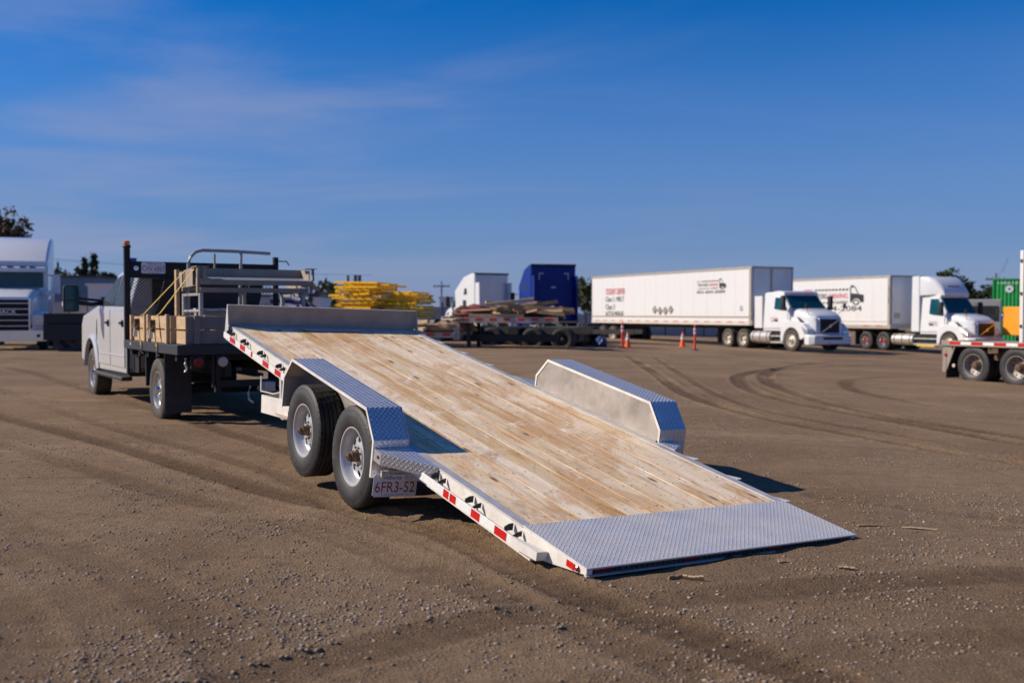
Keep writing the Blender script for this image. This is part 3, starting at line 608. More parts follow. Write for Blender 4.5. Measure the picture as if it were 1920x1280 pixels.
# loose gravel: one mass of small stones
def gravel(n, seed, ylo, yhi, smin, smax, clump):
    rg = np.random.RandomState(seed)
    phi = (1 + 5 ** .5) / 2
    ico = np.array([(-1, phi, 0), (1, phi, 0), (-1, -phi, 0), (1, -phi, 0), (0, -1, phi), (0, 1, phi), (0, -1, -phi), (0, 1, -phi), (phi, 0, -1), (phi, 0, 1), (-phi, 0, -1), (-phi, 0, 1)]) / 1.9
    icf = np.array([(0, 11, 5), (0, 5, 1), (0, 1, 7), (0, 7, 10), (0, 10, 11), (1, 5, 9), (5, 11, 4), (11, 10, 2), (10, 7, 6), (7, 1, 8), (3, 9, 4), (3, 4, 2), (3, 2, 6), (3, 6, 8), (3, 8, 9), (4, 9, 5), (2, 4, 11), (6, 2, 10), (8, 6, 7), (9, 8, 1)])
    y = ylo * (yhi / ylo) ** (rg.rand(n * 6) ** .85); x = (rg.rand(n * 6) - .5) * y * 1.25
    dens = np.clip(smooth_noise(x, y, 1.1, 21) * 1.6 + smooth_noise(x, y, .35, 22) + .5, 0.02, 1) ** clump
    dens = dens * (1 - .85 * ground_z(x[None], y[None])[1][0]); k = rg.rand(n * 6) < dens; x = x[k][:n]; y = y[k][:n]; n = len(x)
    s = smin * (smax / smin) ** (rg.rand(n) ** 3.0)
    z, _ = ground_z(x[None], y[None]); z = z[0]
    V = ico[None] * (1 + .7 * (rg.rand(n, 12, 1) - .5)) * s[:, None, None] * np.stack([.8 + .5 * rg.rand(n), .8 + .5 * rg.rand(n), .45 + .35 * rg.rand(n)], -1)[:, None]
    th = rg.rand(n) * 6.28; c, sn = np.cos(th)[:, None], np.sin(th)[:, None]
    V = np.stack([V[..., 0] * c - V[..., 1] * sn, V[..., 0] * sn + V[..., 1] * c, V[..., 2]], -1)
    V += np.stack([x, y, z + s * .08], -1)[:, None]
    F = (icf[None] + 12 * np.arange(n)[:, None, None]).reshape(-1, 3)
    me = bpy.data.meshes.new('gravel'); me.vertices.add(n * 12); me.vertices.foreach_set('co', V.ravel())
    me.loops.add(F.size); me.loops.foreach_set('vertex_index', F.ravel()); me.polygons.add(len(F)); me.polygons.foreach_set('loop_start', np.arange(len(F)) * 3); me.polygons.foreach_set('loop_total', np.full(len(F), 3))
    me.update(); me.materials.append(M['pebble'])
    return me
o = link(bpy.data.objects.new('loose_gravel', gravel(90000, 3, 2.9, 24, .0017, .0115, 2.4))); tag(o, 'small loose pebbles and grit scattered over the brown dirt lot', 'gravel', kind='stuff')

# ------------------------------------------------------------------ tilt trailer
RT = Vector((0.84579059, 0.53270009, -0.02947719)); FT = Vector((-0.51854302, 0.8337968, 0.18946248)); UT = Vector((0.12550467, -0.14496039, 0.9814454))
OT = Vector((0.38507542, 5.32904806, 1.40 - 1.32648956))
MT = Matrix(((RT.x, FT.x, UT.x, OT.x), (RT.y, FT.y, UT.y, OT.y), (RT.z, FT.z, UT.z, OT.z), (0, 0, 0, 1)))
TR = empty('tilt_trailer', mat=MT, label='long wooden deck trailer tilted back with its diamond plate tail resting on the dirt', cat='trailer')
MTi = MT.inverted()
def tl(x, y, z): return MTi @ Vector((x, y, z))
WD = 2.1; LEN = 6.335
def tread(mb, o, U, V, n, LU, LV, pitch=.030, h=.0016, lug=.013):
    """raised diamond lugs laid over a rectangle (o, unit U, unit V, normal n)"""
    o, U, V, n = map(Vector, (o, U, V, n)); i = 0
    a = pitch * .5; nu = int(LU / a); nv = int(LV / a)
    for i in range(nu):
        for j in range(nv):
            if (i + j) % 2: continue
            c = o + U * ((i + .5) * LU / nu) + V * ((j + .5) * LV / nv)
            s_ = 1 if j % 2 else -1
            d = (U + V * s_).normalized(); e = (U * -s_ + V).normalized() if s_ > 0 else (U + V).normalized()
            e = n.cross(d)
            p = [c - d * lug, c - e * lug * .40, c + d * lug, c + e * lug * .40, c - d * lug * .55 + n * h, c + d * lug * .55 + n * h]
            k = len(mb.v); mb.v += [tuple(q) for q in p]
            mb.f += [(k, k + 1, k + 5, k + 4), (k + 1, k + 2, k + 5), (k + 2, k + 3, k + 4, k + 5), (k + 3, k, k + 4)]
# deck boards
NB = 11; bw = (WD - .14) / NB
pm_ = MB(); hw_ = bw / 2 - .0026; y0_, y1_ = .6335, 6.19
# a lightly cupped, chamfered board
prof = [(-hw_, -.036), (hw_, -.036), (hw_, -.001), (hw_ - .001, 0), (0, -.0008), (-hw_ + .001, 0), (-hw_, -.001)]
SEG = 6
for k in range(SEG + 1):
    yy = y0_ + (y1_ - y0_) * k / SEG
    pm_.v += [(x, yy, z) for x, z in prof]
for k in range(SEG):
    for q in range(7): pm_.f.append((k * 7 + q, k * 7 + (q + 1) % 7, (k + 1) * 7 + (q + 1) % 7, (k + 1) * 7 + q))
pm_.f += [tuple(range(7)), tuple(range(SEG * 7, SEG * 7 + 7))[::-1]]
board_me = pm_.mesh('deck_board', 'deck_wood')
rb = random.Random(3)
for k in range(NB):
    inst('deck_board', board_me, TR, (.07 + bw * (k + .5), 0, -.002 - rb.random() * .003))
# screw heads in rows over the cross members
sb = MB()
for r_ in range(15):
    yy = .72 + r_ * .385
    for k in range(NB):
        for q in (-.055, .055):
            x = .07 + bw * (k + .5) + q + rb.uniform(-.008, .008); y = yy + rb.uniform(-.012, .012); rr = .0055
            sb.v += [(x + rr * math.cos(t * math.pi / 3), y + rr * math.sin(t * math.pi / 3), .0008) for t in range(6)]
            kk = len(sb.v) - 6; sb.f.append(tuple(range(kk, kk + 6)))
tag(sb.build('deck_screws', 'steel_dark', TR), kind='stuff')
# edge strips of the deck (top flange of the side channels)
for s0, s1 in ((0.0, .068), (WD - .068, WD)):
    MB().box(s0, s1, .632, 6.30, -.012, .0).build('deck_edge_strip', 'alu', TR, bevel=.002)
MB().box(0, WD, 6.192, 6.42, -.012, .002).build('front_deck_strip', 'alu', TR)
MB().box(.74, 1.38, 6.13, 6.24, .003, .014).build('hinge_plate', 'alu', TR, bevel=.003)
# tail plate
MB().box(0.0, WD, -.004, .630, -.008, .002).build('tail_plate', 'alu_tail', TR, bevel=.002)
tb = MB(); tread(tb, (0.004, .004, .002), (1, 0, 0), (0, 1, 0), (0, 0, 1), WD - .008, .622, .032, .0022, .0128)
tag(tb.build('tail_plate_tread', 'alu_lug_glint', TR), kind='stuff')
# side beams: channel with kinked tail
side_poly = [(0, -.010), (0, -.038), (.47, -.135), (6.33, -.135), (6.33, -.013), (.64, -.013)]
def side_beam(x0, x1): return MB().prism([(a, b) for a, b in side_poly], 0, x0, x1)
side_beam(.006, .045).build('side_beam', 'cream', TR, bevel=.003)
side_beam(WD - .045, WD - .006).build('side_beam', 'cream', TR, bevel=.003)
for s_ in (-1, 1):
    xo = 0 if s_ < 0 else WD
    f = lambda a: xo + s_ * a
    # bottom flange lip
    x0, x1 = sorted((f(0.03), f(-.008)))
    MB().prism([(.47, -.136), (6.33, -.136), (6.33, -.146), (.47, -.146)], 0, x0, x1).build('bottom_flange', 'cream', TR)
    runs = ((.56, 2.02), (3.98, 6.28))
    for ra, rb_ in runs:
        x0, x1 = sorted((f(.062), f(.074)))
        MB().box(x0, x1, ra, rb_, -.108, -.052).build('rub_rail', 'tape_white', TR, bevel=.003)
    # stake pockets
    for py in (.67, 1.14, 1.60, 4.14, 4.67, 5.20, 5.72, 6.18):
        pb = MB(); x0, x1 = sorted((f(.002), f(.061)))
        for y in (py - .052, py + .046):
            pb = MB(); a, b_ = f(.002), f(.060)
            lowp = y < py; vs = [(a, y, -.062), (b_, y, -.062), (b_, y, -.050 if lowp else -.036), (a + (b_ - a) * .5, y, -.036 if lowp else -.022), (a, y, -.030 if lowp else -.020)]
            vs += [(p[0], y + .006, p[2]) for p in vs]
            pb.add(vs, [(0, 1, 2, 3, 4), (9, 8, 7, 6, 5)] + [(i, (i + 1) % 5, 5 + (i + 1) % 5, 5 + i) for i in range(5)]).build('stake_pocket', 'rubber_and_shade', TR)  # aluminium plates coloured dark to paint the shade on their rear faces
        MB().box(min(f(.046), f(.060)), max(f(.046), f(.060)), py - .045, py + .045, -.115, -.060).build('stake_pocket_wall', 'frame_alu', TR)
    # reflective patches
    pat = ((1.37, 1.44), (1.275, 1.355), (.975, 1.08), (.665, .80), (5.88, 6.06), (5.56, 5.72), (5.33, 5.38), (4.86, 5.03), (4.53, 4.69))
    for a, b_ in pat:
        x0, x1 = sorted((f(.0742), f(.0755)))
        MB().box(x0, x1, a, b_, -.106, -.055).build('red_reflector', 'tape_red', TR)
    x0, x1 = sorted((f(-.0055), f(-.002)))
    MB().box(x0, x1, .105, .178, -.055, -.018).build('red_reflector', 'tape_red', TR)
    lt = MB().lathe([(0, .016), (.010, .015), (.014, .009), (.015, .0005)], 16)
    o = lt.build('marker_light', 'lens_red', TR, loc=(f(-.005), .075, -.030)); o.rotation_euler = (0, 0, 0 if s_ > 0 else math.pi)
    # bent plate closing the rub rail at the tail
    x0, x1 = sorted((f(.002), f(.068)))
    vs = [(f(.076), .62, -.110), (f(.076), .62, -.050), (f(.066), .36, -.048), (f(.066), .36, -.098), (f(.070), .62, -.110), (f(.070), .62, -.050), (f(.0), .355, -.048), (f(.0), .355, -.098)]
    MB().add(vs, [(0, 1, 2, 3), (3, 2, 6, 7), (4, 5, 6, 7), (1, 5, 6, 2), (0, 4, 7, 3), (0, 1, 5, 4)]).build('rail_end_plate', 'cream', TR)
for py in (.67, 1.14, 1.60, 4.14, 4.67, 5.20, 5.72, 6.18):
    MB().prism([(WD + .002, py + .07), (WD + .075, py - .035), (WD + .060, py - .05), (WD + .002, py - .05)], 2, -.012, -.006).build('stake_pocket_cap', 'cream', TR)
# tail bar below the plate, lamps in it
MB().prism([(.010, -.012), (.010, -.036), (.05, -.052), (.05, -.012)], 0, .046, WD - .046).build('tail_channel', 'steel_dark', TR)
for xx in (.12, .73, 1.39, 2.0):
    MB().box(xx - .055, xx + .055, .002, .0095, -.033, -.014).build('tail_lamp', 'lens_red', TR, bevel=.002)
zb = MB()
for k in range(46):
    xx = .2 + k * .0375
    if min(abs(xx - q) for q in (.12, .73, 1.39, 2.0)) > .075: zb.box(xx, xx + .016, .004, .0095, -.033, -.014)
tag(zb.build('tail_bar_teeth', 'steel_dark', TR), kind='stuff')
MB().box(-.0, WD, -.012, .012, -.046, -.038).build('tail_foot', 'alu', TR, bevel=.002)
# headboard
MB().box(-.03, WD + .03, 6.36, 6.368, .003, .205).build('headboard', 'alu_board', TR)
hb = MB(); tread(hb, (-.02, 6.3598, .006), (1, 0, 0), (0, 0, 1), (0, -1, 0), WD + .04, .195, .030, .0018, .012)
tag(hb.build('headboard_tread', 'alu_board', TR), kind='stuff')
MB().box(-.03, WD + .03, 6.345, 6.375, .205, .213).build('headboard_lip', 'alu', TR, bevel=.002)
for x in (-.034, WD + .028):
    MB().prism([(6.375, .213), (6.36, .213), (6.27, -.01), (6.27, -.14), (6.375, -.14)], 0, x, x + .006).build('headboard_gusset', 'frame_alu', TR)
MB().box(-.037, -.034, 6.285, 6.31, -.125, -.06).build('orange_reflector', 'lens_amber', TR)
# fenders
fp = [(3.93, -.195), (3.94, .06), (3.78, .243), (2.29, .243), (2.12, .057), (2.11, -.20)]
def fender(xi, xo):
    s_ = 1 if xo > xi else -1; t = .005
    off = []
    fb = MB(); 
    sh, sv_ = fp[0][0] - 3.93, fp[0][1] + .195; inn = [(a + sh, b + sv_) for a, b in ((3.925, -.195), (3.934, .058), (3.777, .237), (2.293, .237), (2.126, .055), (2.116, -.20))]
    n = len(fp)
    xo2 = xo
    vs = [(xi, a, b) for a, b in fp] + [(xo2, a, b) for a, b in fp] + [(xi, a, b) for a, b in inn] + [(xo2, a, b) for a, b in inn]
    fs = []
    for i in range(n - 1):
        fs += [(i, i + 1, n + i + 1, n + i), (2 * n + i, 2 * n + i + 1, 3 * n + i + 1, 3 * n + i), (i, i + 1, 2 * n + i + 1, 2 * n + i), (n + i, n + i + 1, 3 * n + i + 1, 3 * n + i)]
    fs += [(0, n, 3 * n, 2 * n), (n - 1, 2 * n - 1, 4 * n - 1, 3 * n - 1)]
    f0 = fb.add(vs, fs).build('fender', 'alu_tread', TR)
    tb = MB()
    for i in range(n - 1):
        a = Vector((0, *fp[i])); b = Vector((0, *fp[i + 1])); d = b - a; Lh = d.length; d.normalize()
        nn = Vector((1, 0, 0)).cross(d)
        c = Vector((0, 3.0, 0))
        if nn.dot((a + b) / 2 - c) < 0: nn = -nn
        lo = min(xi, xo) + .006
        tread(tb, (lo, a.y, a.z), (1, 0, 0), d, nn, abs(xo - xi) - .012, Lh, .036, .0032, .0145)
    t_ = tb.build('fender_tread', 'alu_lug_glint', f0); tag(t_, kind='stuff')
    # folded lip on both rims
    def lip(xa, xb, mat, w_=.022):
        lb = MB(); pin = []
        for i, (a, b) in enumerate(fp):
            cxy = Vector((3.02, -.10)); p = Vector((a, b)); 
            pin.append((a + (-.0 if i in (2, 3) else (.022 if a < 2.9 else -.022)) + (0.008 if i == 3 else (-.008 if i == 2 else 0)), b - (w_ if i in (2, 3) else (w_ * .5 if i in (1, 4) else 0))))
        vs = [(xa, a, b) for a, b in fp] + [(xa, a, b) for a, b in pin] + [(xb, a, b) for a, b in fp] + [(xb, a, b) for a, b in pin]
        fs = []
        for i in range(n - 1): fs += [(i, i + 1, n + i + 1, n + i), (2 * n + i, 2 * n + i + 1, 3 * n + i + 1, 3 * n + i), (n + i, n + i + 1, 3 * n + i + 1, 3 * n + i), (i, i + 1, 2 * n + i + 1, 2 * n + i)]
        lb.add(vs, fs).build('fender_lip', mat, f0)
    lip(xo, xo + s_ * .005, 'cream')
    lip(xi - s_ * .0055, xi - s_ * .0005, 'cream')
    # flat side panel rising from the deck
    inner = [(a, max(b, -.13)) for a, b in fp]
    MB().prism(inner, 0, *sorted((xi + s_ * .001, xi + s_ * .005))).build('fender_side_panel', 'alu_side', TR)
    # back half of the rim facing (underside) stays open for the wheels
fender(-.004, -.262)
fp = [(a - .15, b + .042) for a, b in fp]; FSH = -.15
fender(WD + .020, WD + .278)
# angle strip at the foot of the far fender panel
MB().box(WD + .002, WD + .016, 1.99, 3.76, 0.0, .010).build('fender_base_angle', 'alu_side', TR)
# diamond plate steps beside the deck
def step(pts, z, h):
    n = len(pts); b = MB(); b.prism(pts, 2, z - h, z); o = b.build('step_plate', 'alu_tread', TR)
    # tread on the sloping outer face
    tb = MB(); a = Vector((*pts[0], z - h)); c = Vector((*pts[1], z - h)); d = (c - a); Lh = d.length; d.normalize(); nn = d.cross(Vector((0, 0, 1)))
    if nn.dot(a - Vector((sum(p[0] for p in pts) / n, sum(p[1] for p in pts) / n, z))) < 0: nn = -nn
    tread(tb, a + nn * .0005, d, (0, 0, 1), nn, Lh, h, .033, .0022, .0135)
    lo = Vector((min(p[0] for p in pts), min(p[1] for p in pts))); 
    k0 = len(tb.v); t2 = MB(); tread(t2, (lo.x, lo.y, z), (1, 0, 0), (0, 1, 0), (0, 0, 1), .28, .50, .033, .0022, .0135)
    # keep lugs inside the outline
    from mathutils.geometry import intersect_point_tri_2d
    for q in range(len(t2.v) // 6):
        vs = t2.v[q * 6:q * 6 + 6]; c_ = (Vector(vs[0]) + Vector(vs[2])) / 2
        ins = any(intersect_point_tri_2d(Vector((c_.x, c_.y)), Vector(pts[0]), Vector(pts[k]), Vector(pts[k + 1])) for k in range(1, n - 1))
        if ins: tb.add(vs, [(0, 1, 5, 4), (1, 2, 5), (2, 3, 4, 5), (3, 0, 4)])
    tag(tb.build('step_tread', 'alu_lug_glint', o), kind='stuff')
step([(-.262, 2.0), (-.004, 1.66), (-.004, 2.108), (-.262, 2.108)], .004, .078)
step([(WD + .20, 1.90), (WD + .004, 1.76), (WD + .004, 1.955), (WD + .20, 1.955)], .004, .06)
step([(WD + .24, 3.80), (WD + .004, 4.12), (WD + .004, 3.80)], .002, .07)
MB().prism([(1.62, -.08), (2.10, -.08), (2.10, -.19), (2.02, -.20)], 0, -.03, -.002).build('step_brace', 'frame_alu', TR)
MB().lathe([(0, .012), (.008, .011), (.012, .0005)], 12).build('step_lamp', 'lens_red', TR, loc=(-.262, 2.035, -.03)).rotation_euler = (0, 0, math.pi)
# number plate hanging below the step
a_ = Vector((-.269, 2.045, -.165)); bq = Vector((.053, 2.045, -.168)); dn = Vector((0.002, .012, -1)).normalized()
ax_ = (bq - a_).normalized(); ax_ = (ax_ + Vector((0, -.08, -.01))).normalized(); nrm = ax_.cross(-dn).normalized()
ce = (a_ + bq) / 2 + dn * .076
def plate(parent, ce, xd, yd, w_, h_, s1, s2, s3, mats=('plate_white', 'ink_red', 'ink_blue'), s1b=None):
    xd, yd = Vector(xd).normalized(), Vector(yd).normalized(); nn = xd.cross(yd)
    b = MB(); c8 = .012; o8 = []
    for (u, v) in ((w_ / 2 - c8, -h_ / 2), (w_ / 2, -h_ / 2 + c8), (w_ / 2, h_ / 2 - c8), (w_ / 2 - c8, h_ / 2), (-w_ / 2 + c8, h_ / 2), (-w_ / 2, h_ / 2 - c8), (-w_ / 2, -h_ / 2 + c8), (-w_ / 2 + c8, -h_ / 2)):
        o8.append(Vector(ce) + xd * u + yd * v)
    b.add(o8 + [p - nn * .0025 for p in o8], [tuple(range(8)), tuple(range(8, 16))[::-1]] + [(i, (i + 1) % 8, 8 + (i + 1) % 8, 8 + i) for i in range(8)])
    o = b.build('number_plate', mats[0], parent)
    text('lettering', s2, o, Vector(ce) - yd * h_ * .06, xd, yd, w_ * .90, h_ * .48, mats[1], depth=.0012, bold=-.004 if len(s2) > 7 else 0.0)
    text('lettering', s1, o, Vector(ce) + yd * h_ * .36 - xd * w_ * .07, xd, yd, w_ * .40, h_ * .17, mats[2], depth=.0012, shear=.5)
    if s1b: text('lettering', s1b, o, Vector(ce) + yd * h_ * .36 + xd * w_ * .26, xd, yd, w_ * .13, h_ * .12, 'ink_red2', depth=.0012)
    if s3: text('lettering', s3, o, Vector(ce) - yd * h_ * .41, xd, yd, w_ * .45, h_ * .08, mats[2], depth=.0012)
    bb = MB()
    for u in (-.28, .28):
        for v in (.38, -.40): 
            p = Vector(ce) + xd * u * w_ + yd * v * h_ + nn * .001; 
            bb.add([p + (xd * math.cos(t) + yd * math.sin(t)) * .0055 * (1 if v > 0 else .6) + nn * e for e in (0, .004) for t in [k * math.pi / 3 for k in range(6)]], [tuple(range(6, 12))] + [(i, (i + 1) % 6, 6 + (i + 1) % 6, 6 + i) for i in range(6)])
    bb.build('plate_bolts', 'steel_dark', o)
    return o
plate(TR, ce, ax_, -dn, .318, .160, 'Alberta', '6FR3-52', 'WILD ROSE COUNTRY', s1b='20')
hbk = MB(); hbk.box(-.225, -.205, 2.03, 2.05, -.175, -.130); hbk.box(-.225, -.02, 2.03, 2.05, -.145, -.130); hbk.build('plate_bracket', 'frame_alu', TR)
# wheels (local positions from the photo: the front pair hangs just off the ground)
for (yy, zz) in ((2.53, -.185), (3.50, -.278)):
    wheel(TR, -.132, yy, zz, -1, 'steel8', spin=yy)
    wheel(TR, WD + .150, yy - .15, zz, 1, 'steel8', spin=yy + 1)
    MB().tube([(-.05, yy, zz), (WD + .08, yy - .15, zz)], .045, 10).build('axle', 'steel_dark', TR)
# undercarriage: level sub frame and tongue, cross members of the deck
for k in range(16):
    yy = .62 + k * .375
    MB().box(.046, WD - .046, yy, yy + .05, -.125, -.04).build('cross_member', 'steel_dark', TR)
def wbar(p0, p1, w_, h_, name, mat):
    MB().bar(tl(*p0), tl(*p1), w_, h_).build(name, mat, TR)
def wp(off, t, z):   # world point: off = metres right of the left deck edge, t = metres forward of the tail
    hx, hy = -.5281, .8492
    return (OT.x + hy * off + hx * t, OT.y - hx * off + hy * t, z)
for off in (.42, 1.68): wbar(wp(off, 2.7, .40), wp(off, 5.1, .60), .08, .10, 'sub_frame_rail', 'frame_alu')
for off in (.42, 1.68): wbar(wp(off, 5.1, .62), wp(1.05, 7.15, .56), .08, .13, 'tongue_rail', 'steel_dark')
for t_, z_ in ((3.1, .43), (4.0, .50), (5.0, .56)): wbar(wp(.1, t_, z_), wp(2.0, t_, z_ - .03), .07, .10, 'sub_frame_cross_member', 'frame_alu')
# outrigger tray ahead of the near fender
p0 = wp(-.03, 5.12, 0); p1 = wp(-.03, 4.05, 0)
wbar(wp(-.03, 5.12, .555), wp(-.03, 4.05, .545), .012, .165, 'outrigger_side', 'cream')
wbar(wp(-.03, 5.115, .555), wp(.45, 5.115, .565), .012, .160, 'outrigger_end', 'frame_alu')
wbar(wp(-.03, 4.55, .63), wp(.45, 4.55, .63), .03, .012, 'outrigger_strap', 'frame_alu')
wbar(wp(-.03, 4.1, .485), wp(.2, 5.1, .485), .30, .01, 'outrigger_floor', 'alu_board')
wbar(wp(.0, 4.62, .60), wp(.0, 4.62, .83), .05, .05, 'outrigger_post', 'frame_alu')
wbar(wp(.0, 4.20, .60), wp(.0, 4.20, .78), .05, .05, 'outrigger_post', 'frame_alu')
wbar(wp(1.05, 7.0, .56), wp(1.05, 7.55, .56), .08, .09, 'coupler', 'steel_dark')
MB().tube([tl(*wp(.3, 5.0, .70)), tl(*wp(.25, 5.6, .60)), tl(*wp(.35, 6.3, .58)), tl(*wp(.55, 6.9, .70))], .007, 6).build('wiring_cable', 'frame_alu', TR)
MB().tube([tl(*wp(1.05, 6.55, .08)), tl(*wp(1.05, 6.55, .75))], .035, 8).build('jack_leg', 'steel_dark', TR)
# ------------------------------------------------------------------ pickup with flat bed
PY = R(31.9)
PK = empty('pickup_truck', (-3.73, 13.84, 0.0), PY, 'white crew cab pickup with a black flat bed, hitched to the tilted trailer', 'pickup truck')
def arc(cy, cz, r, a0, a1, n=12): return [(cy + r * math.cos(R(a0 + (a1 - a0) * k / n)), cz + r * math.sin(R(a0 + (a1 - a0) * k / n))) for k in range(n + 1)]
FA = 4.60
body = [(1.90, .52), (1.90, 1.49), (4.15, 1.52), (4.30, 1.50), (5.45, 1.36), (5.62, 1.22), (5.66, .62)] + [(5.12, .50)] + arc(FA, .46, .53, 8, 172) + [(4.03, .50)]
bo = MB().prism(body, 0, -.985, .985).build('body', 'pickup_paint', PK, bevel=.045, seg=3)
# wheel arch flares, both sides
for s_ in (-1, 1):
    a = arc(FA, .46, .53, 5, 175, 16); b_ = arc(FA, .46, .60, 5, 175, 16)
    m = MB(); n = len(a)
    x0, x1 = (s_ * .96, s_ * 1.035)
    vs = [(x1, *p) for p in a] + [(x1 - s_ * .03, *p) for p in b_] + [(x0, *p) for p in a] + [(x0, *p) for p in b_]
    fs = []
    for i in range(n - 1): fs += [(i, i + 1, n + i + 1, n + i), (2 * n + i, 2 * n + i + 1, i + 1, i), (n + i, n + i + 1, 3 * n + i + 1, 3 * n + i)]
    fs += [(0, n, 3 * n, 2 * n), (n - 1, 2 * n - 1, 4 * n - 1, 3 * n - 1)]
    m.add(vs, fs).build('wheel_arch', 'pickup_paint', PK, smooth=50)
    m2 = MB(); c_ = arc(FA, .46, .528, 5, 175, 16); vs = [(s_ * .975, *p) for p in c_] + [(s_ * .45, *p) for p in c_]; m2.add(vs, [(i, i + 1, n + i + 1, n + i) for i in range(n - 1)]); m2.build('wheel_well', 'black', PK)
    # doors: 6 mm proud skins with seams between
    for (ya, yb, nm) in ((3.08, 4.02, 0), (2.02, 3.06, 1)):
        x0, x1 = sorted((s_ * .984, s_ * .998))
        poly = [(ya + .012, .60), (yb - .012, .60), (yb - .012, 1.46), (ya + .012, 1.455)]
        d = MB().prism(poly, 0, x0, x1).build('door', 'pickup_paint', PK, bevel=.010)
        x0, x1 = sorted((s_ * .998, s_ * 1.040))
        hb_ = MB(); hb_.box(x0, x1, ya + .06, ya + .20, 1.235, 1.275); hb_.box(min(s_ * .997, s_ * 1.012), max(s_ * .997, s_ * 1.012), ya + .05, ya + .17, 1.20, 1.30)
        hb_.build('door_handle', 'black', d, bevel=.012)
    for yy in (2.008, 3.068, 4.028): MB().box(min(s_ * .984, s_ * .9865), max(s_ * .984, s_ * .9865), yy - .009, yy + .009, .60, 1.47).build('door_gap', 'black', PK)
    # lower door crease
    x0, x1 = sorted((s_ * .990, s_ * 1.004)); MB().box(x0, x1, 2.04, 4.0, .755, .785).build('door_moulding', 'pickup_paint', PK, bevel=.006)
    x0, x1 = sorted((s_ * .985, s_ * .992))
    MB().prism([(4.22, 1.30), (4.25, 1.12), (4.22, .95), (4.205, 1.12)], 0, x0, x1).build('fender_vent', 'black', PK)
# greenhouse: tapering cab top
def taper(mb, poly, hwf):
    n = len(poly); vs = [(-hwf(z), y, z) for y, z in poly] + [(hwf(z), y, z) for y, z in poly]
    return mb.add(vs, [tuple(range(n))[::-1], tuple(range(n, 2 * n))] + [(i, (i + 1) % n, n + (i + 1) % n, n + i) for i in range(n)])
hwp = lambda z: .955 - max(0, z - 1.48) * .31
gh = [(1.92, 1.46), (1.95, 2.00), (2.15, 2.075), (2.95, 2.09), (3.40, 2.03), (4.32, 1.46)]
taper(MB(), gh, hwp).build('cab_roof', 'pickup_paint', PK, bevel=.04, seg=3)
for s_ in (-1, 1):
    def sidepoly(poly, name, mat, e=.006):
        vs = [(s_ * (hwp(z) + e), y, z) for y, z in poly]; vs += [(s_ * (hwp(z) - .02), y, z) for y, z in poly]; n = len(poly)
        return MB().add(vs, [tuple(range(n)), tuple(range(n, 2 * n))[::-1]] + [(i, (i + 1) % n, n + (i + 1) % n, n + i) for i in range(n)]).build(name, mat, PK)
    sidepoly([(3.10, 1.515), (4.12, 1.515), (3.44, 1.94), (3.10, 1.985)], 'side_window', 'glass')
    sidepoly([(2.10, 1.515), (3.03, 1.515), (3.03, 1.99), (2.18, 1.98)], 'side_window', 'glass')
    sidepoly([(1.985, 1.50), (4.10, 1.50), (4.12, 1.512), (1.985, 1.512)], 'window_trim', 'black', .009)
# windscreen and rear window
ws = [(hwp(1.52) - .08, 4.19, 1.54), (hwp(1.99) - .09, 3.47, 1.99)]
n_ = Vector((0, .52, .86)).normalized() * .012
vs = [Vector((-ws[0][0], ws[0][1], ws[0][2])) + n_, Vector((ws[0][0], ws[0][1], ws[0][2])) + n_, Vector((ws[1][0], ws[1][1], ws[1][2])) + n_, Vector((-ws[1][0], ws[1][1], ws[1][2])) + n_]
MB().add(vs + [v - n_ * 2 for v in vs], [(0, 1, 2, 3), (7, 6, 5, 4), (0, 4, 5, 1), (1, 5, 6, 2), (2, 6, 7, 3), (3, 7, 4, 0)]).build('windscreen', 'glass', PK)
MB().box(-.62, .62, 1.905, 1.925, 1.53, 1.90).build('rear_window', 'glass', PK)
# nose
MB().box(-.95, .95, 5.62, 5.80, .48, .72).build('front_bumper', 'chrome', PK, bevel=.03)
MB().box(-.62, .62, 5.655, 5.70, .78, 1.18).build('grille', 'black_gloss', PK, bevel=.02)
for s_ in (-1, 1): MB().box(min(s_ * .64, s_ * .93), max(s_ * .64, s_ * .93), 5.64, 5.69, .85, 1.15).build('headlight', 'headlamp', PK, bevel=.02)
# mirrors on arms
for s_ in (-1, 1):
    m = MB(); m.tube([(s_ * .93, 3.95, 1.56), (s_ * 1.10, 3.97, 1.54), (s_ * 1.34, 3.98, 1.57)], .035, 8); m.tube([(s_ * .93, 3.95, 1.60), (s_ * 1.34, 3.98, 1.64)], .02, 8)
    ob = m.build('mirror_arm', 'black', PK, smooth=40)
    h = MB(); h.loft([(3.90, .115, 1.45, 1.86, .05), (3.97, .115, 1.44, 1.87, .06), (4.05, .08, 1.49, 1.81, .06)]); ho = h.build('mirror', 'black', PK, smooth=40, loc=(s_ * 1.42, 0, -.02))
    MB().box(-.095, .095, 3.892, 3.899, 1.63, 1.84).build('mirror_glass', 'glass_teal', ho)
    MB().box(-.095, .095, 3.892, 3.899, 1.475, 1.61).build('mirror_glass', 'glass_teal', ho)
    MB().box(s_ * .118 - .004, s_ * .118 + .004, 3.93, 3.99, 1.53, 1.60).build('turn_lamp', 'plate_white', ho)
# running boards
for s_ in (-1, 1):
    MB().box(min(s_ * .90, s_ * 1.06), max(s_ * .90, s_ * 1.06), 1.95, 4.02, .415, .475).build('running_board', 'rubber_and_shade', PK, bevel=.02)
    MB().box(min(s_ * .70, s_ * .95), max(s_ * .70, s_ * .95), 1.9, 3.9, .48, .60).build('sill', 'black', PK)
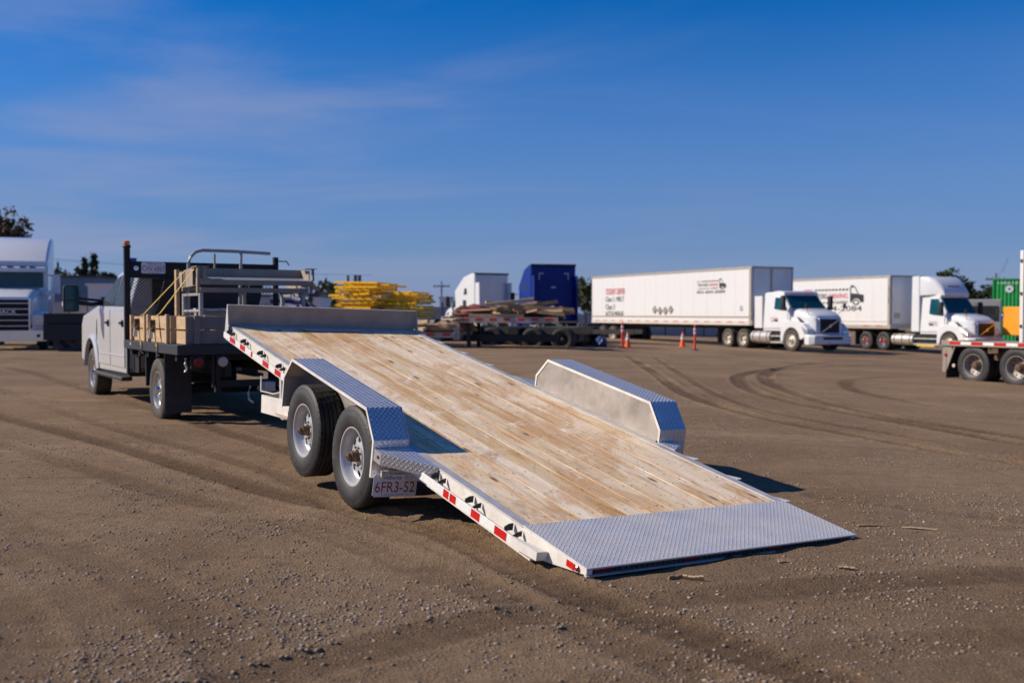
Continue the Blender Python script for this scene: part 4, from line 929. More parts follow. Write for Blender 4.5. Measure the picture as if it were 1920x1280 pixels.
# chassis and wheels
for s_ in (-1, 1): MB().box(s_ * .42 - .04, s_ * .42 + .04, -1.15, 5.3, .62, .80).build('chassis_rail', 'black', PK)
MB().tube([(-.8, 0, .41), (.8, 0, .41)], .07, 10).build('rear_axle', 'black', PK)
MB().tube([(-.8, FA, .41), (.8, FA, .41)], .05, 10).build('front_axle', 'black', PK)
MB().box(-.35, .35, 1.0, 3.6, .42, .66).build('fuel_tank', 'black', PK, bevel=.03)
wheel(PK, -.885, 0, .408, -1, 'alloy', spin=.2); wheel(PK, .885, 0, .40, 1, 'alloy', spin=.5)
wheel(PK, -.875, FA, .408, -1, 'alloy', spin=.7); wheel(PK, .875, FA, .40, 1, 'alloy', spin=.9)
# flat bed
BX0, BX1, BY0, BY1 = -1.05, 1.22, -1.23, 1.80
bd = MB().box(BX0, BX1, BY0, BY1, .90, 1.022).build('flat_bed', 'black_bed', PK, bevel=.008)
for yy in (-1.0, -.5, 0, .5, 1.0, 1.5): MB().box(BX0 + .05, BX1 - .05, yy, yy + .07, .82, .899).build('bed_cross_member', 'black', PK)
MB().box(-.93, -.90, BY1 - .40, BY1 - .02, .56, .899).build('bed_side_skirt', 'black', PK)
MB().box(BX0 + .03, BX0 + .06, BY1 - .10, BY1 - .02, .52, .90).build('bed_hanger', 'black', PK)
MB().box(BX0 - .004, BX0 - .001, 1.32, 1.36, .955, .995).build('side_marker', 'plate_white', PK)
MB().box(-.98, -.60, .72, .76, .42, .899).build('splash_guard', 'black', PK)
MB().box(.72, 1.10, .72, .76, .42, .899).build('splash_guard', 'black', PK)
# mud flaps
for x in (-1.06, .78): MB().box(x, x + .33, -.64, -.628, .16, .899).build('mud_flap', 'rubber_and_shade', PK)
# lamp board and hitch
MB().box(-.62, -.60, -1.20, -1.14, .5, .90).build('hitch_strut', 'black', PK)
for x in (-.55, .55): MB().box(x - .03, x + .03, -1.18, -1.10, .44, .90).build('hitch_drop', 'black', PK)
MB().box(-.58, .60, -1.20, -1.12, .50, .58).build('receiver_bar', 'black', PK)
MB().box(-.045, .085, -1.42, -1.10, .44, .56).build('drawbar', 'frame_alu', PK, bevel=.01)
MB().tube([(-.16, -1.20, .50), (-.20, -1.24, .42), (-.19, -1.24, .34), (-.14, -1.24, .30)], .014, 6).build('chain_hook', 'frame_alu', PK)
MB().tube([(.2, -1.20, .50), (.26, -1.24, .42), (.24, -1.24, .33)], .014, 6).build('chain_hook', 'frame_alu', PK)
for x, mt in ((-.80, 'lens_red'), (-.50, 'rim_dusty'), (1.0, 'lens_red')):
    o = MB().lathe([(0, .062), (.02, .058), (.028, .03), (.03, .0005)], 20).build('tail_light', mt, PK, smooth=30, loc=(x, -1.20, .81)); o.rotation_euler = (0, 0, -math.pi / 2)
    MB().box(x - .08, x + .08, -1.198, -1.16, .735, .885).build('tail_light_housing', 'black', PK)
o = MB().tube([(-.95, -1.21, .86), (-.96, -1.235, .80), (-.94, -1.235, .74), (-.955, -1.22, .70)], .014, 6).build('strap_hook', 'frame_alu', PK)
# headache rack: posts, top beam, mesh
HB = 1.76
MB().box(-1.045, -.965, HB - .04, HB + .04, 1.023, 2.34).build('rack_post', 'black_gloss', PK, bevel=.006)
MB().box(1.155, 1.225, HB - .04, HB + .04, 1.023, 2.26).build('rack_post', 'black_gloss', PK, bevel=.006)
beam = MB().box(-.964, 1.154, HB - .03, HB + .03, 1.905, 2.145).build('rack_beam', 'black_gloss', PK, bevel=.006)
MB().box(-.964, 1.154, HB - .03, HB + .03, 1.023, 1.12).build('rack_sill', 'black_gloss', PK)
for x0, x1 in ((-.62, -.46), (.66, .82)):
    MB().prism([(x0 + .02 + .12, 1.904), (x1 + .18, 1.904), (x1 + .02, 1.121), (x0 - .06, 1.121)], 1, HB - .02, HB + .02).build('rack_brace', 'black', PK)
MB().box(-.42, .70, HB - .012, HB + .012, 1.121, 1.904).build('rack_panel', 'black', PK)
# expanded mesh: crossing strands, both side bays
def mesh_bay(x0, x1, z0, z1, y, name):
    m = MB(); p = .052; q = .024
    nxm = int((x1 - x0) / p); nzm = int((z1 - z0) / q)
    for i in range(nzm):
        zz = z0 + i * q
        for j in range(nxm * 2):
            xa = x0 + j * p / 2; up = (i + j) % 2
            za, zb_ = (zz, zz + q * .95) if up else (zz + q * .95, zz)
            m.bar((xa, y, za), (xa + p / 2, y, zb_), .006, .006)
    tag(m.build(name, 'black', PK), kind='stuff')
mesh_bay(-.96, -.42, 1.13, 1.90, HB - .02, 'expanded_mesh'); mesh_bay(.70, 1.15, 1.13, 1.90, HB - .02, 'expanded_mesh')
# rack details
o = MB().lathe([(0, .033), (.006, .033), (.006, .022), (.010, .010), (.010, .0005)], 20).build('rack_ring', 'chrome', PK, loc=(-.885, HB - .032, 2.045)); o.rotation_euler = (0, 0, -math.pi / 2)
plate(PK, (-.645, HB - .036, 2.055), (1, 0, 0), (0, 0, 1), .335, .165, 'Alberta', 'CHV-6863', 'WILD ROSE COUNTRY', s1b='AL')
# beacon
bc = MB().lathe([(0, .058), (.012, .062), (.03, .048), (.032, .0005)], 20).build('beacon_base', 'black', PK, loc=(-1.005, HB, 2.34)); bc.rotation_euler = (0, -math.pi / 2, 0)
bl = MB().lathe([(.032, .046), (.04, .048), (.085, .042), (.094, .032), (.096, .0005)], 24).build('beacon', 'lens_amber', PK, smooth=40, loc=(-1.005, HB, 2.34)); bl.rotation_euler = (0, -math.pi / 2, 0)
MB().box(-.955, -.875, HB - .03, HB + .03, 2.146, 2.19).build('rack_lamp', 'ink_blue', PK)
MB().tube([(1.16, HB, 2.20), (1.36, HB - .02, 2.20), (1.40, HB - .02, 2.14)], .01, 6).build('antenna_bracket', 'black', PK)

PKm = Matrix.Translation(Vector((-3.73, 13.84, 0.0))) @ Matrix.Rotation(PY, 4, 'Z')
def pw(x, y, z): return PKm @ Vector((x, y, z))
def on_bed(name, x, y, z, label, cat, group=None, rz=0.0):
    p = pw(x, y, z); return empty(name, p, PY + rz, label, cat, group)
# wooden crates on the bed
def crate(x0, x1, y0, y1, z0, z1, mat, label, stud=True, mat2=None, rail=True):
    c = on_bed('wooden_crate', x0, y0, z0, label, 'crate', 'wooden crates on the flat bed')
    Wx, Wy, Hz = x1 - x0, y1 - y0, z1 - z0; h2 = Hz * .47
    for (za, zb_) in ((0, h2), (Hz - h2, Hz)):
        MB().box(0, .022, .0, Wy, za, zb_).build('side_board', mat, c, bevel=.003)
        MB().box(Wx - .022, Wx, .0, Wy, za, zb_).build('side_board', mat, c, bevel=.003)
        MB().box(.023, Wx - .023, 0, .022, za, zb_).build('end_board', mat2 or mat, c, bevel=.003)
        MB().box(.023, Wx - .023, Wy - .022, Wy, za, zb_).build('end_board', mat2 or mat, c, bevel=.003)
    MB().box(.023, Wx - .023, .023, Wy - .023, .0, .02).build('floor_board', mat, c)
    for yy in ((.04, Wy - .10) if stud else ()):
        MB().box(-.04, -.001, yy, yy + .07, -.0, Hz + .02).build('cleat', mat, c, bevel=.003)
    for xx in (.10, Wx - .17):
        MB().box(xx, xx + .07, -.035, -.001, 0, Hz + .01).build('cleat', mat2 or mat, c, bevel=.003)
    return c
crate(-1.00, -.42, .50, 1.46, 1.027, 1.355, 'crate_wood', 'pale timber crate at the front left corner of the black bed')
crate(-1.00, -.42, -.70, .44, 1.027, 1.365, 'crate_wood', 'pale timber crate behind the front one, under the second yellow strap')
crate(-.94, -.02, -1.18, -.76, 1.027, 1.360, 'crate_wood', 'grey weathered timber crate along the rear edge of the black bed', stud=False, mat2='crate_grey')
tb_ = on_bed('tool_chest', -.22, 1.05, 1.027, 'low diamond plate aluminium chest lying under the metal platform', 'tool box')
MB().box(0, 1.35, 0, .5, 0, .40).build('chest_body', 'alu_board', tb_, bevel=.01); MB().box(-.01, 1.36, -.01, .51, .403, .44).build('chest_lid', 'alu', tb_, bevel=.008)
MB().box(.62, .70, -.018, -.002, .33, .42).build('latch', 'chrome', tb_)
# aluminium loading step platform standing on the bed
SP = on_bed('platform_steps', -.50, -.12, 1.027, 'dusty aluminium step platform on tubular legs standing on the black bed', 'platform')
LX = 1.52; zt = .73
# end plate (left) and trough
epoly = [(.0, zt + .01), (-.02, zt + .225), (.36, zt + .245), (.92, zt + .21), (.98, zt + .19), (.92, zt + .02), (.80, zt - .01)]
for x in (0, LX - .01):
    MB().prism(epoly, 0, x, x + .012).build('end_plate', 'weathered', SP)
MB().box(.012, LX - .012, .30, .315, zt + .06, zt + .245).build('back_plate', 'weathered', SP)
# sloped perforated tread
y0t, z0t, y1t, z1t = -.06, zt + .085, .29, zt + .135
vs = [(.02, y0t, z0t), (LX - .02, y0t, z0t), (LX - .02, y1t, z1t), (.02, y1t, z1t)]
MB().add(vs + [(a, b, c - .006) for a, b, c in vs], [(0, 1, 2, 3), (7, 6, 5, 4), (0, 4, 5, 1), (1, 5, 6, 2), (2, 6, 7, 3), (3, 7, 4, 0)]).build('step_tread_plate', 'gauge_grey', SP)
hm = MB()
for i in range(44):
    for j in range(4):
        x = .10 + i * .0357 + (j % 2) * .018; t = (j + .6) / 4.6; y = y0t + (y1t - y0t) * t; z = z0t + (z1t - z0t) * t + .0012
        if x > LX - .08: continue
        hm.add([(x + .007 * math.cos(k * math.pi / 3), y + .010 * math.sin(k * math.pi / 3), z + .0014 * math.sin(k * math.pi / 3)) for k in range(6)], [tuple(range(6))])
tag(hm.build('perforations', 'steel_dark', SP), kind='stuff')
MB().box(.0, LX, -.085, -.062, zt + .015, zt + .082).build('front_lip', 'weathered', SP, bevel=.006)
MB().box(.02, LX - .02, -.03, .0, zt - .085, zt - .02).build('lower_rail', 'weathered', SP, bevel=.004)
MB().box(.02, LX - .02, .88, .92, zt - .06, zt - .0).build('lower_rail', 'weathered', SP, bevel=.004)
for x in (-.05, LX - .09):
    MB().box(x, x + .17, -.10, .16, zt + .246, zt + .254).build('corner_bracket', 'gauge_grey', SP)
    MB().box(x + .10, x + .13, -.09, -.06, zt + .08, zt + .245).build('bracket_post', 'weathered', SP)
MB().prism([(-.075, zt + .24), (-.03, zt + .24), (-.01, zt - .10), (-.06, zt - .10)], 0, -.030, -.002).build('end_batten', 'weathered', SP)
MB().prism([(-.075, zt + .10), (-.03, zt + .10), (-.01, zt - .10), (-.06, zt - .10)], 0, LX + .002, LX + .03).build('end_batten', 'weathered', SP)
sl = MB()
for yy in (.12, .20, .74):
    sl.box(-.016, -.001, yy, yy + .012, zt + .01, zt + .235)
sl.build('end_straps', 'black', SP)
# legs and stretchers
for x in (.02, LX - .10):
    for y in (.0, .84):
        MB().box(x, x + .045, y, y + .07, 0.0, zt - .09).build('leg', 'gauge_grey', SP, bevel=.004)
    MB().box(x + .004, x + .041, .07, .84, zt - .125, zt - .09).build('top_stretcher', 'gauge_grey', SP)
    MB().tube([(x + .02, .07, .40), (x + .02, .84, .40)], .02, 8).build('stretcher', 'gauge_grey', SP, smooth=40)
MB().tube([(.06, .03, .40), (LX - .1, .03, .40)], .018, 8).build('stretcher', 'gauge_grey', SP, smooth=40)
MB().box(.86, .90, .84, .90, 0.0, zt - .04).build('leg', 'gauge_grey', SP)
# guard rail rising behind the platform
rail = [(.09, .86, .05), (.10, .86, zt + .32), (.13, .86, zt + .42), (.20, .86, zt + .49), (.30, .86, zt + .515), (.7, .87, zt + .515), (1.27, .90, zt + .50)]
MB().tube(rail, .024, 10).build('guard_rail', 'gauge_grey', SP, smooth=40)
MB().tube([(.84, .87, zt + .50), (.80, .87, .05)], .022, 8).build('rail_post', 'gauge_grey', SP, smooth=40)
MB().tube([(.60, 1.35, zt + .50), (.60, 1.35, zt + .10)], .016, 8).build('rail_post', 'weathered', SP)
MB().bar((LX - .05, .5, zt - .05), (LX + .42, -.1, .2), .02, .04).build('brace', 'weathered', SP)
# short upright board behind the left end
ub = on_bed('wooden_stake', -.50, 1.02, 1.027, 'short pale wooden stake standing upright behind the left end of the platform', 'stake')
MB().box(0, .05, 0, .09, 0, .98).build('stake', 'crate_wood', ub, bevel=.003)
# ratchet straps
def strap(pts, rat, label):
    o = empty('ratchet_strap', pw(*pts[0]), PY, label, 'ratchet strap', 'yellow ratchet straps holding the load')
    P = [Vector(p) - Vector(pts[0]) for p in pts]
    m = MB()
    for a, b in zip(P[:-1], P[1:]):
        d = (b - a).normalized(); wv = Vector((0, 1, 0)); wv = (wv - d * wv.dot(d)).normalized() * .020; t = d.cross(wv).normalized() * .0025
        m.add([a - wv - t, a + wv - t, a + wv + t, a - wv + t, b - wv - t, b + wv - t, b + wv + t, b - wv + t], [(0, 1, 2, 3), (7, 6, 5, 4), (0, 4, 5, 1), (1, 5, 6, 2), (2, 6, 7, 3), (3, 7, 4, 0)])
    m.build('webbing', 'yellow_strap', o)
    a, b = Vector(rat[0]) - Vector(pts[0]), Vector(rat[1]) - Vector(pts[0]); d = (b - a)
    rm = MB(); rm.bar(a, b, .07, .055); rm.bar(a + d * .15, a + d * .85 + Vector((-.04, 0, 0)), .09, .02)
    rm.build('ratchet', 'rust', o, bevel=.008)
    MB().bar(b + Vector((-.02, 0, .03)), b + d * .55 + Vector((-.03, 0, 0)), .05, .025).build('ratchet_handle', 'frame_alu', o, bevel=.004)
    e = P[-1]; MB().tube([e + Vector((0, 0, .05)), e, e + Vector((.0, 0, -.05)), e + Vector((.03, 0, -.065))], .010, 6).build('hook', 'chrome', o)
strap([(-.50, .55, zt + 1.027 + .215), (-.98, .82, 1.39), (-1.065, .80, 1.34), (-1.065, .66, 1.03), (-1.062, .62, .93)], [(-1.075, .80, 1.32), (-1.085, .74, 1.17)], 'yellow ratchet strap hooked nearer the cab, running up from the front timber crate')
strap([(-.505, .02, zt + 1.027 + .235), (-.98, -.10, 1.40), (-1.065, -.10, 1.34), (-1.065, -.22, 1.03), (-1.062, -.26, .93)], [(-1.075, -.10, 1.31), (-1.085, -.15, 1.16)], 'yellow ratchet strap hooked nearer the tail, running up from the middle timber crate')
# ------------------------------------------------------------------ far vehicles
def place(px, D): return (px - 960) / 1936 * D
def yaw_of(hx, hy): return math.atan2(-hx, hy)
def box_trailer(x, y, z, yaw, label, L=16.1, kind=0):
    T = empty('box_trailer', (x, y, z), yaw, label, 'semi trailer')
    Wd = 1.30; zb, ztp = 1.20, 4.10
    MB().box(-Wd + .02, Wd - .02, -L, -.03, zb + .02, ztp - .02).build('cargo_box', 'box_white', T)
    n = 13; pw_ = (L - .2) / n
    pm = MB().box(0, .012, .004, pw_ - .004, zb + .36, ztp - .13).mesh('side_panel', 'box_white')
    for s_ in (1, -1):
        for k in range(n):
            inst('side_panel', pm, T, (Wd - .019 if s_ > 0 else -Wd + .007, -L + .1 + k * pw_, 0))
        a, b = sorted((s_ * (Wd - .018), s_ * (Wd + .012)))
        MB().box(a, b, -L, -.02, ztp - .12, ztp).build('top_rail', 'box_rail', T)
        MB().box(a, b, -L, -.02, zb - .02, zb + .17).build('bottom_rail', 'box_dirty' if kind == 0 else 'box_rail', T)
        MB().box(a, b, -L + .01, -.02, zb + .37, zb + .43).build('side_moulding', 'box_rail' if kind == 0 else 'box_white', T)
        MB().box(a - .001, b + .001, -.16, .0, zb - .02, ztp + .003).build('corner_post', 'box_rail', T)
        rm = MB().box(0, .008, 0, .45, zb + .115, zb + .15).mesh('red_reflector', 'tape_red')
        for k in range(16):
            if kind and k % 4 == 1: continue
            inst('red_reflector', rm, T, (s_ * (Wd + .017) - .004, -L + .5 + k * (L - 1) / 15.5, 0))
    MB().box(-Wd + .14, Wd - .14, -.02, .012, zb + .25, ztp - .10).build('front_wall', 'box_front', T)
    MB().box(-Wd + .0, Wd - .0, -.02, .03, zb - .02, zb + .24).build('front_sill', 'box_dirty', T)
    MB().box(-Wd - .002, Wd + .002, -.02, .04, ztp - .10, ztp + .004).build('front_header', 'box_rail', T)
    if kind == 0: MB().box(.02, .12, .012, .05, zb + .25, ztp - .1).build('front_rib', 'box_rail', T)
    MB().box(-Wd, Wd, -L - .02, -L, zb, ztp).build('rear_doors', 'box_white', T)
    for s_ in (-1, 1):
        MB().box(s_ * .5 - .06, s_ * .5 + .06, -L + .2, -1.2, .98, zb - .02).build('frame_rail', 'steel_dark', T)
        MB().box(s_ * .55 - .05, s_ * .55 + .05, -3.05, -2.93, .25, zb - .02).build('landing_leg', 'steel_dark', T)
        MB().box(s_ * .55 - .13, s_ * .55 + .13, -3.12, -2.86, .16, .24).build('landing_foot', 'steel_dark', T)
        for yy in (-L + 1.2, -L + 2.5):
            wheel(T, s_ * 1.14, yy, .50, s_, 'semi_rear', dual=True, spin=yy)
        MB().box(s_ * 1.0 - .25, s_ * 1.0 + .25, -L + .42, -L + .44, .35, 1.15).build('mud_flap', 'rubber_and_shade', T)
    MB().box(-.5, .5, -L + .6, -L + 3.3, .6, .95).build('suspension', 'steel_dark', T)
    MB().box(-1.2, 1.2, -L - .01, -L + .04, .45, .58).build('rear_guard', 'steel_dark', T)
    MB().tube([(-.45, -3.0, .9), (-.45, -3.6, 1.1)], .03, 6).build('landing_brace', 'steel_dark', T)
    return T
def side_text(T, s, y, z, w_, h_, mat, x=1.305, bold=0.0): text('lettering', s, T, (x, y, z), (0, 1, 0), (0, 0, 1), w_, h_, mat, depth=.006, bold=bold)
def truck_logo(T, y0, z0, S, x=1.306):
    """side sign: small cab-over truck outline with striped bars and lettering; S = width in metres"""
    u = S / 6.4; uz = u * .66
    P = lambda a, b: (y0 + a * u, z0 + b * uz)
    b = MB()
    # cab silhouette with wheel arch, right-hand end of the sign
    c = []
    for k in range(13):
        t = R(180 - 15 * k); c.append(P(5.62 + .42 * math.cos(t), .30 + .42 * math.sin(t)))
    poly = [P(5.02, .30)] + c + [P(6.38, .30), P(6.38, 1.10), P(5.80, 1.22), P(5.10, 1.30), P(5.02, 1.32)]
    b.prism(poly, 0, x, x + .004)
    ring = [(P(5.62 + .32 * math.cos(R(t)), .30 + .32 * math.sin(R(t))), P(5.62 + .20 * math.cos(R(t)), .30 + .20 * math.sin(R(t)))) for t in range(0, 360, 20)]
    n = len(ring); vs = [(x + .004, *p) for p, q in ring] + [(x + .004, *q) for p, q in ring]
    b.add(vs, [(i, (i + 1) % n, n + (i + 1) % n, n + i) for i in range(n)])
    def stroke(p, q, w_):
        p = Vector(P(*p)); q = Vector(P(*q)); d = (q - p).normalized(); m_ = Vector((-d.y, d.x)) * w_ * u / 2
        b.prism([tuple(p - m_), tuple(q - m_), tuple(q + m_), tuple(p + m_)], 0, x, x + .004)
    stroke((5.06, 1.3), (5.06, 2.02), .09); stroke((5.02, 2.0), (5.50, 2.0), .07); stroke((5.48, 2.0), (5.85, 1.2), .07); stroke((5.1, 2.08), (5.35, 2.1), .12)
    for k in range(10):
        a = 1.25 + k * .37; stroke((a, 1.66), (a + .24, 1.80), .11)
    for k in range(7):
        a = .35 + k * .36; stroke((a, .22), (a + .20, .34), .09)
    b.build('truck_emblem', 'ink_black', T)
    def tx(s, a, b_, w_, h_, m): text('lettering', s, T, (x, *P(a, b_)), (0, 1, 0), (0, 0, 1), w_ * u, h_ * uz, m, depth=.005, center=True)
    tx('NEW', .50, 1.70, .95, .30, 'ink_red2'); tx('TRUCKERS', 1.42, 1.02, 2.35, .56, 'ink_black'); tx('DRIVING', 3.80, 1.02, 1.95, .56, 'ink_red2'); tx('ACADEMY', 3.95, .32, 1.7, .32, 'ink_black')
    tx('403-604-2084', 3.1, -.38, 6.2, .56, 'ink_black')

def tractor(x, y, z, yaw, label, paint, roof='day', wb=4.5, cab_back=2.0, rearstyle='semi_rear', frontstyle='semi_front', panel='white_paint', words=None, cat='semi truck', steer=0.0, nose=True):
    T = empty('semi_tractor', (x, y, z), yaw, label, cat)
    fy = wb; cf = fy - .35       # front axle, cab front (base of the windscreen)
    # chassis
    for s_ in (-1, 1): MB().box(s_ * .43 - .045, s_ * .43 + .045, -1.35, fy + .8, .72, .98).build('frame_rail', 'steel_dark', T)
    MB().prism([(-.7, .985), (.55, .985), (.75, 1.08), (-.55, 1.12), (-.85, 1.04)], 0, -.45, .45).build('fifth_wheel', 'steel_dark', T)
    for s_ in (-1, 1):
        for yy in (-.66, .66): wheel(T, s_ * 1.08, yy, .50, s_, rearstyle, dual=True, spin=yy + s_)
        o = wheel(T, s_ * 1.08, fy, .50, s_, frontstyle, spin=1 + s_); o.rotation_euler = (o.rotation_euler[0], 0, o.rotation_euler[2] + steer)
        MB().box(s_ * 1.08 - .28, s_ * 1.08 + .28, -1.34, -1.33, .25, 1.0).build('mud_flap', 'rubber_and_shade', T)
    MB().box(-.4, .4, -.9, .9, .45, .70).build('rear_suspension', 'steel_dark', T)
    MB().box(-.42, .42, fy - .9, fy + .7, .50, 1.05).build('engine', 'steel_dark', T)
    zr = {'day': 2.80, 'mid': 3.05, 'high': 3.05}[roof]
    cb = cab_back
    hw = lambda z_: 1.10 - max(0, z_ - 1.95) * .13
    cab = [(cb, 1.02), (cb, zr - .04), (cb + .25, zr), (cf - .72, zr), (cf - .55, zr - .10), (cf + .12, 1.98), (cf + .10, 1.02)]
    taper(MB(), cab, hw).build('cab', paint, T, bevel=.06, seg=3)
    # windscreen
    a = Vector((0, cf + .10, 2.04)); b_ = Vector((0, cf - .47, zr - .17)); d = b_ - a; nn = Vector((0, d.z, -d.y)).normalized() * .025
    w0, w1 = hw(2.04) - .10, hw(zr - .17) - .12
    vs = [Vector((-w0, *a.yz)) + nn, Vector((w0, *a.yz)) + nn, Vector((w1, *b_.yz)) + nn, Vector((-w1, *b_.yz)) + nn]
    MB().add(vs + [v - nn * 3 for v in vs], [(0, 1, 2, 3), (7, 6, 5, 4), (0, 4, 5, 1), (1, 5, 6, 2), (2, 6, 7, 3), (3, 7, 4, 0)]).build('windscreen', 'glass_teal', T)
    for s_ in (-1, 1):
        def sp(poly, name, mat, e=.006, par=T):
            n = len(poly); vs = [(s_ * (hw(q) + e), p, q) for p, q in poly] + [(s_ * (hw(q) - .03), p, q) for p, q in poly]
            return MB().add(vs, [tuple(range(n)), tuple(range(n, 2 * n))[::-1]] + [(i, (i + 1) % n, n + (i + 1) % n, n + i) for i in range(n)]).build(name, mat, par)
        dr = sp([(cf - 1.12, 1.10), (cf - .05, 1.10), (cf - .03, 1.95), (cf - .50, zr - .22), (cf - 1.12, zr - .22)], 'door', paint, .012)
        sp([(cf - 1.05, 2.0), (cf - .10, 1.90), (cf - .14, 2.05), (cf - .52, zr - .28), (cf - 1.05, zr - .28)], 'door_window', 'glass_teal', .02, dr)
        MB().box(min(s_ * 1.11, s_ * 1.15), max(s_ * 1.11, s_ * 1.15), cf - 1.02, cf - .80, 1.42, 1.48).build('door_handle', 'black', dr)
        # mirror
        m = MB(); m.tube([(s_ * 1.08, cf - .12, 2.5), (s_ * 1.36, cf - .02, 2.52)], .02, 6); m.tube([(s_ * 1.08, cf - .12, 2.0), (s_ * 1.36, cf - .02, 2.0)], .02, 6); m.build('mirror_arm', 'black', T)
        MB().loft([(cf - .06, .12, 1.95, 2.60, .05), (cf + .02, .12, 1.94, 2.61, .05), (cf + .10, .07, 2.0, 2.55, .05)]).build('mirror', 'black', T, smooth=40, loc=(s_ * 1.38, 0, 0))
        # tank, steps, skirts
        MB().tube([(s_ * .88, 1.25, .62), (s_ * .88, 2.75, .62)], .31, 20).build('fuel_tank', 'tank', T, smooth=40)
        for yy in (1.45, 2.0, 2.55): MB().lathe([(-.03, .318), (.03, .318)], 20).build('tank_band', 'chrome', T, smooth=60, loc=(s_ * .88, yy, .62)).rotation_euler = (0, 0, math.pi / 2)
        MB().box(min(s_ * .62, s_ * 1.12), max(s_ * .62, s_ * 1.12), 2.80, cf - .25, .36, .42).build('cab_step', 'frame_alu', T)
        MB().box(min(s_ * .62, s_ * 1.12), max(s_ * .62, s_ * 1.12), 2.80, cf - .25, .66, .71).build('cab_step', 'frame_alu', T)
        MB().box(min(s_ * .60, s_ * .98), max(s_ * .60, s_ * .98), 2.80, cf - .25, .36, 1.0).build('battery_box', 'black', T)
        MB().box(min(s_ * .45, s_ * 1.08), max(s_ * .45, s_ * 1.08), cb + .02, cf - .2, .94, 1.015).build('cab_floor', paint, T)
        # side fairing behind cab
        if roof == 'day':
            MB().box(min(s_ * 1.06, s_ * 1.14), max(s_ * 1.06, s_ * 1.14), cb - .62, cb - .01, 1.05, 2.62).build('side_fairing', paint, T, bevel=.02)
        if roof != 'day':
            MB().prism([(cb - .55, 1.05), (cb - .01, 1.05), (cb - .01, 3.4 if roof == 'mid' else 4.0), (cb - .50, 3.4 if roof == 'mid' else 3.98)], 0, min(s_ * 1.08, s_ * 1.15), max(s_ * 1.08, s_ * 1.15)).build('side_fairing', paint, T, bevel=.015)
    # hood
    if nose:
        hood = MB().loft([(cf + .02, 1.02, 1.0, 2.02, .22), (cf + .5, 1.0, .95, 1.98, .28), (cf + 1.1, .92, .82, 1.86, .30), (cf + 1.45, .82, .75, 1.70, .28), (cf + 1.56, .74, .75, 1.58, .22)])
        ho = hood.build('hood', paint, T, smooth=50)
        for s_ in (-1, 1):
            # front fender with arch
            ar = arc(fy, .50, .60, 5, 175, 14)
            poly = [(fy + 1.12, .72), (fy + 1.16, 1.02), (fy + .85, 1.30), (fy + .2, 1.44), (fy - .55, 1.40), (fy - .80, 1.05), (fy - .82, .42), (fy - .62, .42)] + ar[::-1][0:] + [(fy + .70, .55)]
            MB().prism(poly, 0, min(s_ * .80, s_ * 1.20), max(s_ * .80, s_ * 1.20)).build('front_fender', paint, T, bevel=.05, seg=3)
            MB().prism([(fy + .72, 1.22), (fy + 1.185, .98), (fy + 1.19, .80), (fy + .95, .80)], 0, min(s_ * .84, s_ * 1.205), max(s_ * .84, s_ * 1.205)).build('headlight', 'headlamp', T, bevel=.02)
            MB().prism([(cf + .55, 1.60), (cf + .72, 1.56), (cf + 1.10, 1.28), (cf + 1.06, 1.22), (cf + .80, 1.38)], 0, min(s_ * .90, s_ * 1.03), max(s_ * .90, s_ * 1.03)).build('hood_vent', 'black', T)
            hm_ = MB(); hm_.tube([(s_ * .85, cf + 1.15, 1.72), (s_ * 1.10, cf + 1.35, 2.05)], .012, 6); hm_.tube([(s_ * 1.10, cf + 1.33, 2.0), (s_ * 1.10, cf + 1.33, 2.24)], .07, 10); hm_.build('hood_mirror', 'black', T)
        MB().box(-.62, .62, cf + 1.50, cf + 1.62, .80, 1.56).build('grille_surround', 'truck_grey', T, bevel=.04)
        MB().box(-.54, .54, cf + 1.621, cf + 1.64, .87, 1.50).build('grille', 'black_gloss', T)
        MB().bar((.50, cf + 1.655, .90), (-.50, cf + 1.655, 1.47), .02, .035).build('grille_bar', 'chrome', T)
        o = MB().lathe([(0, .07), (.012, .07), (.012, .045), (.0, .045)], 20, closed=True).build('grille_badge', 'chrome', T, loc=(0, cf + 1.66, 1.185)); o.rotation_euler = (0, 0, math.pi / 2)
        MB().loft([(fy + 1.0, 1.22, .34, .80, .08), (fy + 1.30, 1.22, .32, .80, .10), (fy + 1.50, 1.05, .36, .76, .12)]).build('bumper', paint, T, smooth=40)
        MB().box(-.55, .55, fy + 1.49, fy + 1.515, .56, .68).build('bumper_vent', 'black', T)
        MB().box(-.16, .16, fy + 1.50, fy + 1.53, .40, .52).build('front_plate', 'plate_white', T)
    # roofs
    if roof == 'day':
        MB().loft([(cf - 1.5, .80, zr - .02, zr + .03, .02), (cf - .78, .98, zr - .10, zr + .05, .03), (cf - .44, .98, zr - .17, zr - .02, .03)]).build('sun_visor', paint, T, smooth=40)
    if roof == 'high':
        MB().loft([(cb + .02, 1.13, zr - .1, 3.98, .12), (cb + .45, 1.11, zr - .1, 3.96, .18), (cb + .85, 1.04, zr - .1, 3.80, .25), (cb + 1.15, .95, zr - .1, 3.50, .25), (cb + 1.35, .90, zr - .1, 3.22, .15), (cb + 1.42, .86, zr - .1, zr + .02, .03)]).build('roof_fairing', paint, T, smooth=50)
        MB().loft([(cf - .78, .98, zr - .10, zr + .04, .03), (cf - .40, .98, zr - .20, zr - .06, .03)]).build('sun_visor', paint, T, smooth=40)
        MB().box(-.40, .40, cb + 1.12, cb + 1.22, 3.36, 3.46).build('fairing_vent', 'steel_dark', T)
